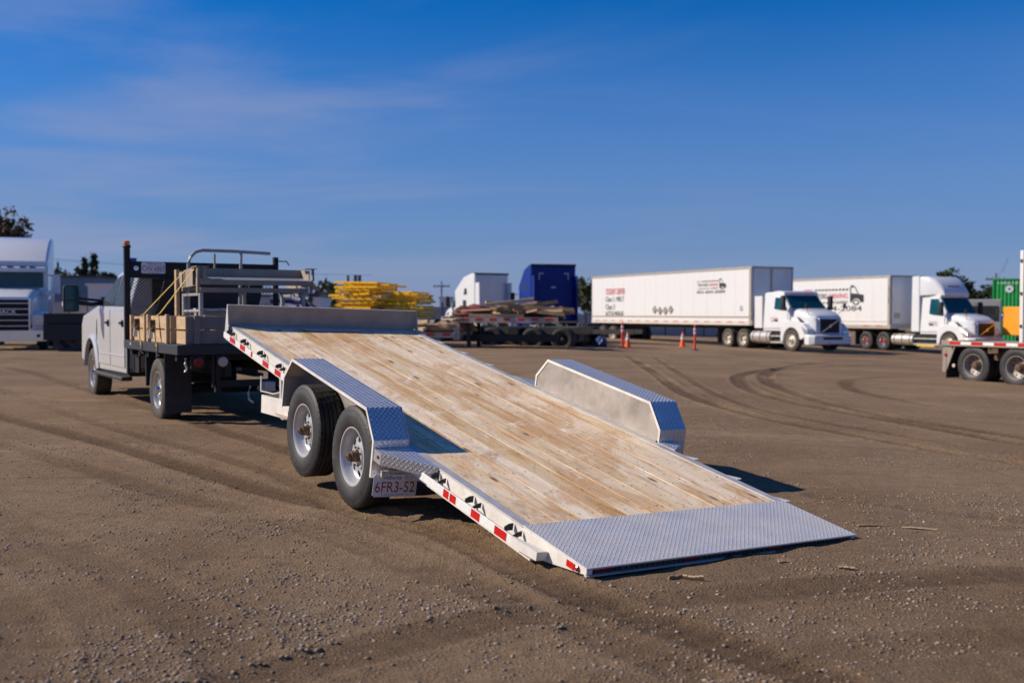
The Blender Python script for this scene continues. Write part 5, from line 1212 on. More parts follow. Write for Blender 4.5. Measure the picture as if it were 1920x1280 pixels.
    if roof == 'mid':       # tall sleeper seen from behind: back wall and swept top
        sl_ = [(cb, 1.02), (cb, 3.95), (cb + .5, 3.98), (cb + 1.5, 3.78), (cb + 2.25, 3.25), (cf - .60, 2.95), (cf - .80, 1.02)]
        MB().prism(sl_, 0, -1.19, 1.19).build('sleeper', paint, T, bevel=.08, seg=3)
        MB().box(-1.05, 1.05, cb - .03, cb - .001, 1.15, 3.86).build('sleeper_back', panel, T, bevel=.01)
        MB().box(-1.19, 1.19, cb - .04, cb + .02, 3.89, 4.0).build('roof_trim', 'steel_dark' if paint != 'truck_blue' else 'black', T)
        for s_ in (-1, 1):
            MB().prism([(cb + 1.0, 2.70), (cb + 1.45, 2.68), (cb + 1.30, 3.10), (cb + 1.05, 3.05)], 0, min(s_ * 1.19, s_ * 1.2), max(s_ * 1.19, s_ * 1.2)).build('sleeper_window', 'glass', T)
            MB().box(min(s_ * 1.19, s_ * 1.205), max(s_ * 1.19, s_ * 1.205), cb + 1.1, cb + 1.55, 1.95, 2.35).build('sleeper_window', 'glass', T)
    if words: text('lettering', words, T, (0, cf - .42 + .012, zr - .10), (-1, 0, 0), (0, .35, .9), 1.3, .10, 'ink_red2', depth=.03)
    return T
HY = yaw_of(.42, -.91)
hx, hy = math.sin(R(24.8)), -math.cos(R(24.8)); HY = yaw_of(hx, hy)
# first box trailer and its day cab tractor
ax_, ay_ = place(1408, 51.2), 51.2        # near front corner
lat = Vector((-hy, hx))                   # vehicle left (towards the right of the photo)
c0 = Vector((ax_, ay_)) + lat * 1.3
zA = -.38
A = box_trailer(c0.x, c0.y, zA, HY, 'long white box trailer with black placard diamonds and STUDENT DRIVER lettering on its side')
side_text(A, 'STUDENT DRIVER', -13.2, 3.10, 2.3, .38, 'ink_red2')
side_text(A, 'Class 1, MELT', -13.25, 2.62, 2.2, .34, 'ink_black')
side_text(A, 'Class 3', -13.80, 2.17, 1.1, .32, 'ink_black')
side_text(A, 'AUTO & MANUAL', -13.25, 1.75, 2.2, .32, 'ink_black')
truck_logo(A, -4.65, 3.00, 2.6)
side_text(A, '53', -.78, 2.02, .22, .24, 'ink_blue', x=1.306); 
def placard(T, o, xd, yd, s_, mt='placard'):
    o, xd, yd = Vector(o), Vector(xd), Vector(yd); n = xd.cross(yd)
    vs = [o + xd * s_, o + yd * s_, o - xd * s_, o - yd * s_]
    b = MB().add([v + n * .012 for v in vs] + vs, [(0, 1, 2, 3), (0, 4, 5, 1), (1, 5, 6, 2), (2, 6, 7, 3), (3, 7, 4, 0)])
    p = b.build('placard', mt, T); s2 = s_ * .72
    m = MB()
    for k in range(4):
        a = [xd, yd, -xd, -yd][k]; c = [xd, yd, -xd, -yd][(k + 1) % 4]; m.bar(o + a * s2 + n * .014, o + c * s2 + n * .014, .02, .02)
    m.build('placard_frame', 'steel_dark', p)
for k in range(4): placard(A, (1.318, -8.75 + k * .55, 1.92 + (.06 if k in (0, 3) else 0)), (0, 1, 0), (0, 0, 1), .24)
placard(A, (1.0, .018, 1.78), (-1, 0, 0), (0, 0, 1), .33, 'box_front'); placard(A, (.35, .018, 1.78), (-1, 0, 0), (0, 0, 1), .33, 'box_front')
hv = Vector((hx, hy))
def along(c, t, l=0.0): q = c + hv * t + lat * l; return q
q = along(c0, -1.35)
TA = tractor(q.x, q.y, zA, HY - R(2), 'white day cab truck without roof fairing, coupled to the first white box trailer', 'white_paint', 'day', wb=4.45, cab_back=2.15, words='STUDENT DRIVER', steer=R(8))
text('lettering', 'NEW TRUCKERS', TA, (1.125, 3.05, 1.55), (0, 1, 0), (0, 0, 1), .55, .08, 'ink_red2'); text('lettering', '403-604-2084', TA, (1.125, 3.05, 1.42), (0, 1, 0), (0, 0, 1), .55, .06, 'ink_black')
# second box trailer and high roof tractor
D2 = 56.5; bx_, by_ = place(1668, D2), D2; c1 = Vector((bx_, by_)) + lat * 1.3; zB = -.63
B = box_trailer(c1.x, c1.y, zB, HY, 'white box trailer behind the day cab, with large black and red TRUCKERS DRIVING sign', kind=1)
truck_logo(B, -6.95, 2.50, 5.0)
text('lettering', 'NTA 5308', B, (1.3185, -.08, 3.05), (0, 0, -1), (0, 1, 0), .9, .10, 'ink_black')
MB().box(.55, 1.0, .013, .02, 1.75, 2.05).build('document_plate', 'box_dirty', B)
q = along(c1, -1.2)
TB = tractor(q.x, q.y, zB, HY - R(1), 'white truck with a tall roof fairing and chrome rear wheels behind the right flatbed', 'white_paint', 'high', wb=5.25, cab_back=3.2, rearstyle='semi_rear_chrome', words='STUDENT DRIVER')
text('lettering', 'NEW TRUCKERS', TB, (1.125, 4.1, 1.55), (0, 1, 0), (0, 0, 1), .6, .08, 'ink_black'); text('lettering', '403-604-2084', TB, (1.125, 4.1, 1.42), (0, 1, 0), (0, 0, 1), .6, .06, 'ink_black')
MB().box(.75, 1.10, 3.0, 4.2, .28, .34).build('yellow_step', 'yellow', TB)
# blue and white tractors seen from behind
D3 = 53.0; blx = place(1086, D3)
TC = tractor(blx - .9, D3 - 2.2, G(blx, D3) - .05, R(13), 'tall blue sleeper truck seen from behind, parked left of the first white box trailer', 'truck_blue', 'mid', wb=5.6, cab_back=1.95, panel='truck_blue', rearstyle='semi_black', frontstyle='semi_black')
for x in (-.78, .55):
    sx = 1 if x < 0 else -1
    m = MB(); m.box(x, x + .25, 1.905, 1.918, 3.50, 3.55); m.box(x if sx > 0 else x + .20, x + .05 if sx > 0 else x + .25, 1.904, 1.917, 3.20, 3.499); m.build('corner_marking', 'truck_grey', TC)
MB().box(-.12, .10, 1.905, 1.915, 2.78, 2.86).build('badge', 'truck_grey', TC)
MB().tube([(-.80, 1.90, 1.75), (-.66, 1.80, 1.75), (-.66, 1.80, 1.30)], .02, 6).build('grab_handle', 'frame_alu', TC)
D4 = 64.0; wx_ = place(982, D4)
TD = tractor(wx_ - 1.0, D4 - 2.2, G(wx_, D4) - .15, R(30), 'white sleeper truck seen from behind, half hidden by the lumber pile', 'white_paint', 'mid', wb=5.6, cab_back=1.95, panel='truck_grey', rearstyle='semi_black', frontstyle='semi_black')
# low chassis with wheels and crumpled blue tarp right of the blue truck
CH = empty('chassis_trailer', (place(1105, 47), 47, -.28), R(60), 'low dark trailer chassis with wheels and debris beside the blue truck', 'trailer')
for s_ in (-1, 1):
    MB().box(s_ * .45 - .06, s_ * .45 + .06, -2.4, 2.4, .75, .95).build('frame_rail', 'steel_dark', CH)
    for yy in (.2, 1.5): wheel(CH, s_ * 1.05, yy, .5, s_, 'semi_black', dual=True)
MB().box(-1.2, 1.2, .0, 2.0, 1.02, 1.07).build('wheel_cover', 'steel_dark', CH, bevel=.02)
def lump(name, loc, size, mat, label, cat, seed=1, group=None, parent=None, amp=.35):
    rg = random.Random(seed); import bmesh
    bm = bmesh.new(); bmesh.ops.create_icosphere(bm, subdivisions=3, radius=1)
    ph = [Vector((rg.uniform(1, 4), rg.uniform(1, 4), rg.uniform(1, 4))) for _ in range(5)]
    for v in bm.verts:
        k = sum(math.sin(v.co.dot(p) * 2.2 + i * 1.7) for i, p in enumerate(ph)) / 5
        v.co = Vector((v.co.x * size[0], v.co.y * size[1], max(v.co.z, -.35) * size[2] + .35 * size[2])) * (1 + amp * k)
    me = bpy.data.meshes.new(name); bm.to_mesh(me); bm.free(); me.materials.append(M[mat])
    o = bpy.data.objects.new(name, me); link(o, parent); o.location = loc
    if label: tag(o, label, cat, group)
    return o
lump('blue_tarp', (place(1128, 45.5), 45.5, -.30), (.34, .4, .5), 'blue_tarp', 'crumpled blue tarp on the dirt left of the red marker post', 'tarp', 4)
# ------------------------------------------------------------------ step deck trailer with lumber, yellow frames
def deck_trailer():
    D = 41.0; x0 = place(1055, D)
    T = empty('step_deck_trailer', (x0, D + .5, -.26), R(80), 'black step deck flatbed trailer loaded with scrap lumber and standing on its landing legs', 'flatbed trailer')
    # local +y runs to the left of the photo; upper deck 0..4.1, lower deck 4.1..12
    MB().box(-1.25, 1.25, 0, 4.1, 1.42, 1.50).build('upper_deck', 'steel_dark', T)
    MB().box(-1.25, 1.25, 4.1, 14.5, .80, .90).build('lower_deck', 'steel_dark', T)
    MB().box(-1.28, -1.252, 0, 4.1, 1.28, 1.50).build('side_rail', 'box_rail', T)
    MB().box(-1.28, -1.252, 4.1, 14.5, .68, .90).build('side_rail', 'box_rail', T)
    MB().box(-1.2, 1.2, 3.95, 4.2, .60, 1.42).build('step_riser', 'box_rail', T)
    for k in range(7): MB().box(-1.286, -1.281, .2 + k * .56, .48 + k * .56, 1.36, 1.46).build('red_reflector', 'tape_red', T)
    for k in range(14): MB().box(-1.286, -1.281, 4.3 + k * .66, 4.63 + k * .66, .76, .86).build('red_reflector', 'tape_red' , T)
    for x in (-1.0, .9): MB().box(x, x + .12, 3.55, 3.70, .0, 1.28).build('landing_leg', 'black', T); MB().box(x - .1, x + .22, 3.45, 3.8, .0, .05).build('landing_foot', 'black', T)
    for s_ in (-.45, .45): MB().box(s_ - .07, s_ + .07, .1, 14.4, .52, .79 if s_ else .79).build('frame_rail', 'black', T)
    MB().box(-1.24, -.55, 4.75, 6.1, .12, .66).build('tool_box', 'shed_grey', T, bevel=.02)
    for k in range(5): MB().box(-1.2, 1.2, .4 + k * .8, .5 + k * .8, 1.30, 1.419).build('cross_member', 'black', T)
    for yy in (12.2, 13.5):
        for s_ in (-1, 1): wheel(T, s_ * 1.1, yy, .42, s_, 'semi_black', dual=True)
    MB().box(-1.26, -1.24, 6.8, 11.0, .92, 1.30).build('stake_panel', 'black', T)
    return T
DT = deck_trailer(); DTm = Matrix.Translation(Vector((place(1055, 41.0), 41.5, -.26))) @ Matrix.Rotation(R(80), 4, 'Z')
def dw(x, y, z): return DTm @ Vector((x, y, z))
rg = random.Random(11)
tim = [MB().box(-L_ / 2, L_ / 2, -w_ / 2, w_ / 2, 0, t_).mesh('timber', m_) for L_, w_, t_, m_ in ((2.2, .22, .07, 'scrap'), (1.7, .18, .09, 'scrap_pale'), (2.6, .14, .14, 'scrap'), (1.3, .25, .05, 'scrap_pale'), (1.9, .16, .12, 'scrap_pale'))]
for k in range(60):
    yy = rg.uniform(.6, 3.9) if k < 42 else rg.uniform(4.3, 7.6); up = 1.51 if k < 42 else .92
    t = rg.random(); zz = up + t * (.55 if k < 42 else .35) * (1 - abs((yy - 2.0) / 3.2) if k < 42 else 1)
    p = dw(rg.uniform(-1.15, .6), yy, zz)
    o = bpy.data.objects.new('timber', rg.choice(tim)); link(o); o.location = p; o.rotation_euler = (rg.uniform(-.2, .2), rg.uniform(-.16, .16), R(170) + rg.gauss(0, .45))
    tag(o, 'weathered scrap board in the jumbled pile on the step deck trailer' if k < 42 else 'weathered scrap board on the low part of the step deck trailer', 'timber', 'scrap boards piled on the step deck trailer')
lump('red_tarp', dw(-.6, 3.55, 1.51), (.75, .6, .33), 'red_tarp', 'crumpled dull red tarp on the lumber pile, below the white sleeper truck', 'tarp', 7)
o = MB().tube([(0, 0, 0), (1.3, -.3, .02)], .22, 16).build('pipe_roll', 'pipe_black'); o.location = dw(-1.0, 4.9, 1.22); tag(o, 'black corrugated pipe lying at the step of the deck trailer', 'pipe')
o.rotation_euler = (0, 0, R(150))
lump('debris_heap', dw(-.9, 4.7, .95), (.8, .5, .28), 'scrap', 'brown heap of splintered wood below the black pipe', 'debris', 9)
ob = MB().box(-1.1, 1.1, -.05, .05, 0, .12).build('timber', 'scrap_pale'); ob.location = dw(-1.2, 2.45, 1.51); ob.rotation_euler = (0, 0, R(172)); tag(ob, 'straight pale yellow plank along the near edge of the step deck trailer', 'timber')
ob = MB().box(-.9, .9, -.4, .4, 0, .20).build('dark_sheet_stack', 'steel_dark', bevel=.02); ob.location = dw(-.5, .75, 1.51); ob.rotation_euler = (0, R(-6), R(172)); tag(ob, 'dark sheets stacked at the right end of the step deck trailer', 'sheet stack')
for px_, D_, lab_ in ((962, 46.5, 'low dark chassis with wheels parked behind the landing legs of the lumber trailer'), (1040, 45.0, 'low dark chassis with wheels under the right end of the lumber trailer')):
    C2 = empty('chassis_trailer', (place(px_, D_), D_, -.22), R(72), lab_, 'trailer', 'dark chassis under the lumber trailer')
    for s_ in (-1, 1):
        MB().box(s_ * .45 - .06, s_ * .45 + .06, -1.6, 1.8, .72, 1.0).build('frame_rail', 'steel_dark', C2)
        for yy in (-.65, .65): wheel(C2, s_ * 1.05, yy, .5, s_, 'semi_black', dual=True)
    MB().box(-.4, .4, -1.2, 1.2, .4, .72).build('suspension', 'steel_dark', C2)
    MB().box(-1.15, 1.15, 1.3, 1.8, .45, 1.05).build('toolbox', 'black', C2, bevel=.02)
for k_, (y_, h_, w_, mt_, lab_) in enumerate(((5.4, .42, 1.5, 'black', 'black low crate at the near edge of the lower trailer deck'), (7.2, .55, 1.3, 'steel_dark', 'dark steel box left of the scrap boards on the lower deck'), (8.6, .36, 1.0, 'pipe_black', 'small black box farthest left on the lower trailer deck'))):
    o = MB().box(-w_ / 2, w_ / 2, -.35, .35, 0, h_).box(-w_ / 2 - .03, w_ / 2 + .03, -.38, .38, h_ + .003, h_ + .05).build('steel_box', mt_, bevel=.01); o.location = dw(.35, y_, .92); o.rotation_euler = (0, 0, R(170)); tag(o, lab_, 'box')
for k_, (px_, D_, s_, mt_) in enumerate(((812, 39.2, .42, 'scrap'), (838, 39.4, .30, 'blue_wrap'), (868, 39.3, .36, 'debris_dark'))):
    lump('debris_heap', dw(-.55, (1055 - px_) / 1936 * 41, .92), (s_ * 1.6, s_, s_ * .8), 'scrap' if mt_ == 'debris_dark' else mt_, ('brown debris heap beside the black low crate', 'small dull blue heap between two brown debris heaps', 'brown debris heap just left of the trailer step')[k_], 'debris', 30 + k_)
# second flatbed with yellow frames and blue bundles, farther left
D5 = 45.5
FB = empty('flatbed_trailer', (place(690, D5), D5, -.05), R(84), 'flatbed trailer behind the tilted headboard, carrying yellow frames and blue bundles', 'flatbed trailer')
MB().box(-1.25, 1.25, -2.9, 6.5, 1.00, 1.14).build('deck', 'steel_dark', FB)
for yy in (4.3, 5.6):
    for s_ in (-1, 1): wheel(FB, s_ * 1.1, yy, .48, s_, 'semi_black', dual=True)
for s_ in (-1, 1): MB().box(s_ * .5 - .06, s_ * .5 + .06, -2.8, 6.3, .7, .999).build('frame_rail', 'black', FB)
FBm = Matrix.Translation(Vector((place(690, D5), D5, -.05))) @ Matrix.Rotation(R(84), 4, 'Z')
def fw(x, y, z): return FBm @ Vector((x, y, z))
def frame_mesh(L_, n):
    m = MB()
    for s_ in (-1, 1): m.box(-L_ / 2, L_ / 2, s_ * .85 - .03, s_ * .85 + .03, 0, .085)
    for k in range(n):
        x = -L_ / 2 + .05 + k * (L_ - .15) / (n - 1); m.box(x, x + .05, -.82, .82, .002, .075)
    for s_ in (-1, 1): 
        for k in range(n): m.box(-L_ / 2 + .1 + k * (L_ - .25) / (n - 1), -L_ / 2 + .15 + k * (L_ - .25) / (n - 1), s_ * .88, s_ * .98, -.01, .03)
    return m.mesh('yellow_frame', 'yellow')
fm = [frame_mesh(2.15, 6), frame_mesh(1.75, 5)]
rg = random.Random(5)
for k in range(30):
    grp = k < 17
    if grp: p = fw(rg.uniform(-.1, .1), .05 + rg.gauss(0, .17), 1.15 + k * .098)
    else: p = fw(rg.uniform(-.1, .1), -1.75 + rg.gauss(0, .12), 1.15 + (k - 17) * .095)
    o = bpy.data.objects.new('yellow_frame', fm[0 if grp else 1]); link(o); o.location = p; o.rotation_euler = (rg.uniform(-.02, .02), rg.uniform(-.03, .03), R(158) + rg.uniform(-.10, .10))
    tag(o, 'yellow steel frame in the taller left stack on the far flatbed' if grp else 'yellow steel frame in the lower right stack on the far flatbed', 'steel frame', 'yellow steel frames stacked on the flatbed')
for k, (yy, zz, rr) in enumerate(((1.95, 1.32, .20), (2.40, 1.30, .18), (2.85, 1.28, .17), (1.9, 1.66, .19), (2.3, 1.64, .18), (1.75, 2.00, .18), (1.45, 2.30, .16), (2.7, 1.6, .16), (2.1, 1.98, .16), (1.7, 2.30, .15), (3.1, 1.5, .15))):
    o = MB().tube([(0, 0, 0), (.5, -.35, .10), (1.5, -.5, .05)], rr, 10).build('wrapped_bundle', 'blue_wrap', smooth=50); o.location = fw(-1.0, yy + .55, zz)
    o.rotation_euler = (0, 0, R(174 + rg.uniform(-14, 14))); tag(o, 'dull blue wrapped bundle in the heap left of the yellow frames', 'bundle', 'blue wrapped bundles on the flatbed')
for k, yy in enumerate((1.32, .99, .80)):
    o = MB().tube([(0, 0, 0), (0, 0, .62 if k else .60)], .06 if k == 0 else .08, 10).build('pipe_post', 'ink_blue'); o.data.materials[0] = M['blue_wrap']; o.location = fw(.3, yy - .35, 2.52)
    tag(o, ('slim dark blue post standing alone above the yellow frames', 'left one of the pair of dark blue posts above the yellow frames', 'right one of the pair of dark blue posts above the yellow frames')[k], 'post')
o = MB().box(-1.3, 1.3, -.3, .3, 0, .1).build('dark_plank_stack', 'steel_dark'); o.location = fw(.4, .3, 2.60); o.rotation_euler = (0, 0, R(174)); tag(o, 'dark flat stack lying on top behind the yellow frames', 'sheet stack')
lump('dark_netting', fw(-.6, 3.7, 1.12), (.55, .5, .42), 'blue_wrap', 'dark bundled netting at the left end of the blue bundles', 'netting', 15)
# ------------------------------------------------------------------ left edge: white truck facing us, black flatbed
LT = empty('semi_tractor', (place(12, 34.5) - 1.72, 34.5 + 4.45, .12), yaw_of(.36, -.93), 'white long nosed truck facing the camera at the left edge', 'semi truck')
wp_ = 'white_paint'
MB().loft([(2.0, 1.24, 1.0, 3.1, .08), (3.1, 1.20, 1.0, 3.05, .10)]).build('cab', wp_, LT, smooth=50)
MB().loft([(-.2, 1.24, 1.1, 4.06, .08), (.6, 1.24, 1.1, 4.08, .08), (1.4, 1.22, 2.7, 3.90, .10), (2.2, 1.20, 2.7, 3.52, .10), (2.85, 1.17, 2.7, 3.12, .08)]).build('sleeper', wp_, LT, smooth=50)
MB().box(-1.05, 1.05, 3.085, 3.125, 2.18, 2.74).build('windscreen', 'glass_teal', LT, bevel=.02)
MB().loft([(2.95, 1.18, 2.70, 3.0, .08), (3.28, 1.15, 2.72, 2.86, .05)]).build('sun_visor', wp_, LT, smooth=50)
for x in (-.7, -.4, 0, .4, .7): MB().box(x - .09, x + .09, 3.20, 3.30, 2.875, 2.91).build('roof_lamp', 'steel_dark', LT)
MB().loft([(3.1, .98, 1.0, 2.20, .2), (4.3, .86, .95, 2.02, .22), (4.75, .80, .90, 1.82, .2)]).build('hood', wp_, LT, smooth=50)
MB().box(-.74, .74, 4.74, 4.80, .62, 1.80).build('grille_frame', 'chrome', LT, bevel=.02)
MB().box(-.68, .68, 4.801, 4.815, .68, 1.74).build('grille', 'black_gloss', LT)
for k in range(5): MB().box(-.68, .68, 4.816, 4.84, .84 + k * .19, .865 + k * .19).build('grille_slat', 'chrome', LT, bevel=.004)
text('lettering', 'MACK', LT, (0, 4.83, 1.33), (-1, 0, 0), (0, 0, 1), .62, .13, 'chrome', depth=.01)
for s_ in (-1, 1):
    ar = arc(4.05, .5, .6, 5, 175, 12)
    MB().prism([(4.85, .70), (4.85, 1.20), (4.55, 1.35), (3.5, 1.35), (3.3, .6)] + ar[::-1], 0, min(s_ * .78, s_ * 1.22), max(s_ * .78, s_ * 1.22)).build('front_fender', wp_, LT, bevel=.06, seg=3)
    MB().box(min(s_ * .84, s_ * 1.17), max(s_ * .84, s_ * 1.17), 4.84, 4.89, .86, 1.24).build('headlight', 'headlamp', LT, bevel=.03)
    o = MB().lathe([(0, .06), (.02, .055), (.03, .0005)], 14).build('fog_lamp', 'black', LT, loc=(s_ * .98, 4.92, .52)); o.rotation_euler = (0, 0, math.pi / 2)
    MB().box(s_ * 1.46 - .12, s_ * 1.46 + .12, 3.0, 3.12, 1.95, 2.65).build('mirror', wp_, LT, bevel=.03)
    MB().tube([(s_ * 1.15, 2.9, 2.62), (s_ * 1.46, 3.05, 2.60)], .02, 6).build('mirror_arm', 'black', LT)
    MB().loft([(3.9, .16, 1.98, 2.18, .05), (4.05, .12, 2.0, 2.16, .05)]).build('hood_mirror', wp_, LT, loc=(s_ * 1.22, -.6, -.1))
    wheel(LT, s_ * 1.08, 4.05, .5, s_, 'semi_front')
    for yy in (-1.4, -.1): wheel(LT, s_ * 1.08, yy, .5, s_, 'semi_rear', dual=True)
    MB().box(s_ * .43 - .04, s_ * .43 + .04, -2, 4.6, .7, .95).build('frame_rail', 'steel_dark', LT)
MB().loft([(4.6, 1.24, .34, .70, .06), (4.92, 1.22, .34, .70, .08)]).build('bumper', 'chrome', LT, smooth=40)
MB().box(-.6, .6, 4.0, 4.7, .5, 1.0).build('radiator', 'black', LT)
BT = empty('flatbed_truck', (place(232, 35), 35, .10), R(93), 'black flat deck truck parked behind the pickup mirror at the left', 'flatbed truck')
MB().box(-1.2, 1.2, -2.6, 2.2, .95, 1.30).build('deck', 'black', BT, bevel=.02)
MB().box(-1.15, 1.15, -2.4, .6, 1.302, 1.45).build('deck_load', 'shed_grey', BT, bevel=.02)
MB().box(-1.26, 1.26, -2.5, 2.18, .42, .94).build('side_skirt', 'black', BT)
for yy in (-1.5, 1.4):
    for s_ in (-1, 1): wheel(BT, s_ * 1.1, yy, .45, s_, 'semi_black', dual=True)
MB().box(-1.24, -1.21, -.6, .3, .42, .62).build('reflector_panel', 'shed_grey', BT)
# ------------------------------------------------------------------ right edge flatbed, close by
D6 = 27.0; x6 = place(1768, D6)
RF = empty('flatbed_trailer', (11.5, 27.6, -.46), HY, 'dusty low flatbed trailer with red and white tape entering at the right edge', 'flatbed trailer')
# local +y runs to the right of the photo, local +x towards the camera
MB().box(-2.4, .0, 0, 12, 1.02, 1.10).build('deck', 'rf_grime', RF)
MB().box(.001, .03, 0, 12, 1.0, 1.14).build('side_rail', 'rf_grime', RF)
for k in range(14):
    MB().box(.031, .036, .28 + k * .70, .63 + k * .70, 1.04, 1.11).build('red_reflector', 'tape_red', RF)
    MB().box(.031, .036, .64 + k * .70, .97 + k * .70, 1.04, 1.11).build('white_reflector', 'tape_white', RF)
MB().box(-2.3, .0, -.02, .0, .55, 1.13).build('rear_bumper', 'rf_grime', RF, bevel=.01)
MB().prism([(0.001, .30), (.12, .30), (.42, 1.0), (.001, 1.0)], 0, -.06, -.02).build('rear_gusset', 'rf_grime', RF)
MB().box(-.5, -.02, .12, .14, .14, .9).build('mud_flap', 'rubber_and_shade', RF)
MB().lathe([(0, .05), (.015, .045), (.02, .0005)], 16).build('tail_lamp', 'lens_red', RF, loc=(-.015, .12, .75))
MB().lathe([(0, .05), (.015, .045), (.02, .0005)], 16).build('tail_lamp', 'rim_dusty', RF, loc=(.0, .40, .48))
for yy in (.98, 2.28): 
    wheel(RF, -.16, yy, .505, 1, 'semi_near', dual=True, spin=yy); wheel(RF, -2.2, yy, .505, -1, 'semi_near', dual=True, spin=yy)
    MB().tube([(-.3, yy, .5), (-2.1, yy, .5)], .07, 10).build('axle', 'steel_dark', RF)
for xx in (-.75, -1.6): MB().box(xx - .05, xx + .05, .1, 12, .72, 1.01).build('frame_rail', 'steel_dark', RF)
MB().box(-.55, -.25, 1.45, 1.85, .66, 1.0).build('spring_hanger', 'rust', RF); MB().box(-.1, -.02, 1.45, 1.75, .84, 1.0).build('winch', 'rust', RF)
for k in range(9): MB().box(-2.35, -.02, .3 + k * .6, .36 + k * .6, .9, 1.019).build('cross_member', 'steel_dark', RF)
MB().tube([(.0, 3.02, 1.15), (.02, 2.78, 1.0)], .02, 6).build('load_chain', 'steel_dark', RF)
# white box body standing on it
WB = empty('container_box', tuple(Matrix.Translation(Vector((11.5, 27.6, -.46))) @ Matrix.Rotation(HY, 4, 'Z') @ Vector((-1.12, 2.40, 1.101))), HY, 'white steel box body standing on the flatbed trailer at the right edge', 'container')
MB().box(-1.1, 1.1, 0, 6, 0, 2.17).build('box_body', 'box_white', WB, bevel=.02)
MB().box(1.101, 1.14, .0, .09, 0, 2.30).build('corner_post', 'box_white', WB); MB().box(1.101, 1.12, .25, .5, 1.3, 2.0).build('side_plate', 'box_white', WB)
for zz in (.4, 1.2, 2.0): MB().box(1.12, 1.16, .02, .07, zz, zz + .08).build('hinge', 'steel_dark', WB)
# ------------------------------------------------------------------ green containers, orange machine behind the right edge
D7 = 85.0
def container(x, y, z, yaw, label, wordmark):
    T = empty('shipping_container', (x, y, z), yaw, label, 'shipping container', 'stacked green shipping containers')
    m = MB(); n = 8; w_ = 2.44
    # corrugated end towards the camera
    pr = []
    for k in range(n):
        a = -w_ / 2 + .1 + k * (w_ - .2) / n; d = (w_ - .2) / n
        pr += [(a, 0), (a + d * .35, 0), (a + d * .5, .05), (a + d * .85, .05)]
    pr += [(w_ / 2 - .1, 0)]
    m.prism([(p, q) for p, q in pr] + [(w_ / 2 - .1, .3), (-w_ / 2 + .1, .3)], 2, .12, 2.5).build('end_wall', 'container_green', T)
    m = MB(); m.box(-w_ / 2, w_ / 2, .12, 6.0, .05, 2.55).build('container_body', 'container_green', T)
    for xx in (-w_ / 2, w_ / 2 - .12): MB().box(xx, xx + .12, -.03, .12, 0, 2.59).build('corner_post', 'container_green', T)
    for zz in (0, 2.49): MB().box(-w_ / 2 + .12, w_ / 2 - .12, -.03, .10, zz, zz + .10).build('end_beam', 'container_green', T)
    if wordmark:
        text('lettering', '100618', T, (-.05, -.025, 2.22), (1, 0, 0), (0, 0, 1), 1.5, .2, 'plate_white', depth=.02)
        o = MB().lathe([(0, .30), (.012, .30), (.012, .10), (0, .10)], 24, closed=True).build('round_emblem', 'plate_white', T, loc=(.05, -.03, 1.72)); o.rotation_euler = (0, 0, -math.pi / 2)
    else:
        MB().box(-.6, 1.0, -.04, -.032, 1.75, 2.2).build('blue_wave_panel', 'ink_blue', T); MB().box(-.6, 1.0, -.045, -.041, 2.12, 2.28).build('white_wave_panel', 'plate_white', T)
    return T
cx_ = place(1890, D7)
container(cx_, D7, -.95, R(-28), 'lower green container behind the orange machine', False)
container(cx_ + .02, D7, 1.66, R(-28), 'upper green container with a round white emblem', True)
OM = empty('orange_machine', (place(1948, 52), 52, -.62), R(-75), 'orange yellow wheeled machine with black and white stripes behind the right flatbed', 'machine')
MB().box(-1.2, 1.2, -1.15, 4.5, .9, 2.35).build('body_panel', 'machine_orange', OM, bevel=.04)
MB().prism([(-1.15, 2.2), (-1.15, .6), (-.6, .3), (1.6, .6), (1.6, 2.2)], 0, 1.0, 1.22).build('side_skirt', 'machine_orange', OM, bevel=.03)
for k in range(5): MB().box(1.225, 1.24, -1.1 + k * .55, -.85 + k * .55, 2.1, 2.3).build('black_stripe', 'ink_black', OM)
for k in range(5): MB().box(1.225, 1.24, -.85 + k * .55, -.55 + k * .55, 2.1, 2.3).build('white_stripe', 'plate_white', OM)
MB().box(1.222, 1.235, -.35, .75, 1.15, 1.70).build('sign_panel', 'plate_white', OM); text('lettering', 'M', OM, (1.236, .2, 1.45), (0, 1, 0), (0, 0, 1), .8, .38, 'ink_red2', bold=.03)
for yy in (.55, 3.4): 
    for s_ in (-1, 1): wheel(OM, s_ * 1.25, yy, .75, s_, 'semi_black').scale = (1.2, 1.5, 1.5)
GV = empty('parked_truck', (place(1838, 66), 66, -.65), R(-25), 'grey and white box van seen between the white truck hood and the green containers', 'van')
MB().box(-1.2, 1.2, -3, 2.2, .6, 2.9).build('body', 'shed_grey', GV, bevel=.05); MB().box(-1.0, 1.0, -3.04, -3.001, 1.6, 2.5).build('rear_window', 'glass', GV)
for yy in (-2, 1.4):
    for s_ in (-1, 1): wheel(GV, s_ * 1.0, yy, .5, s_, 'semi_black')
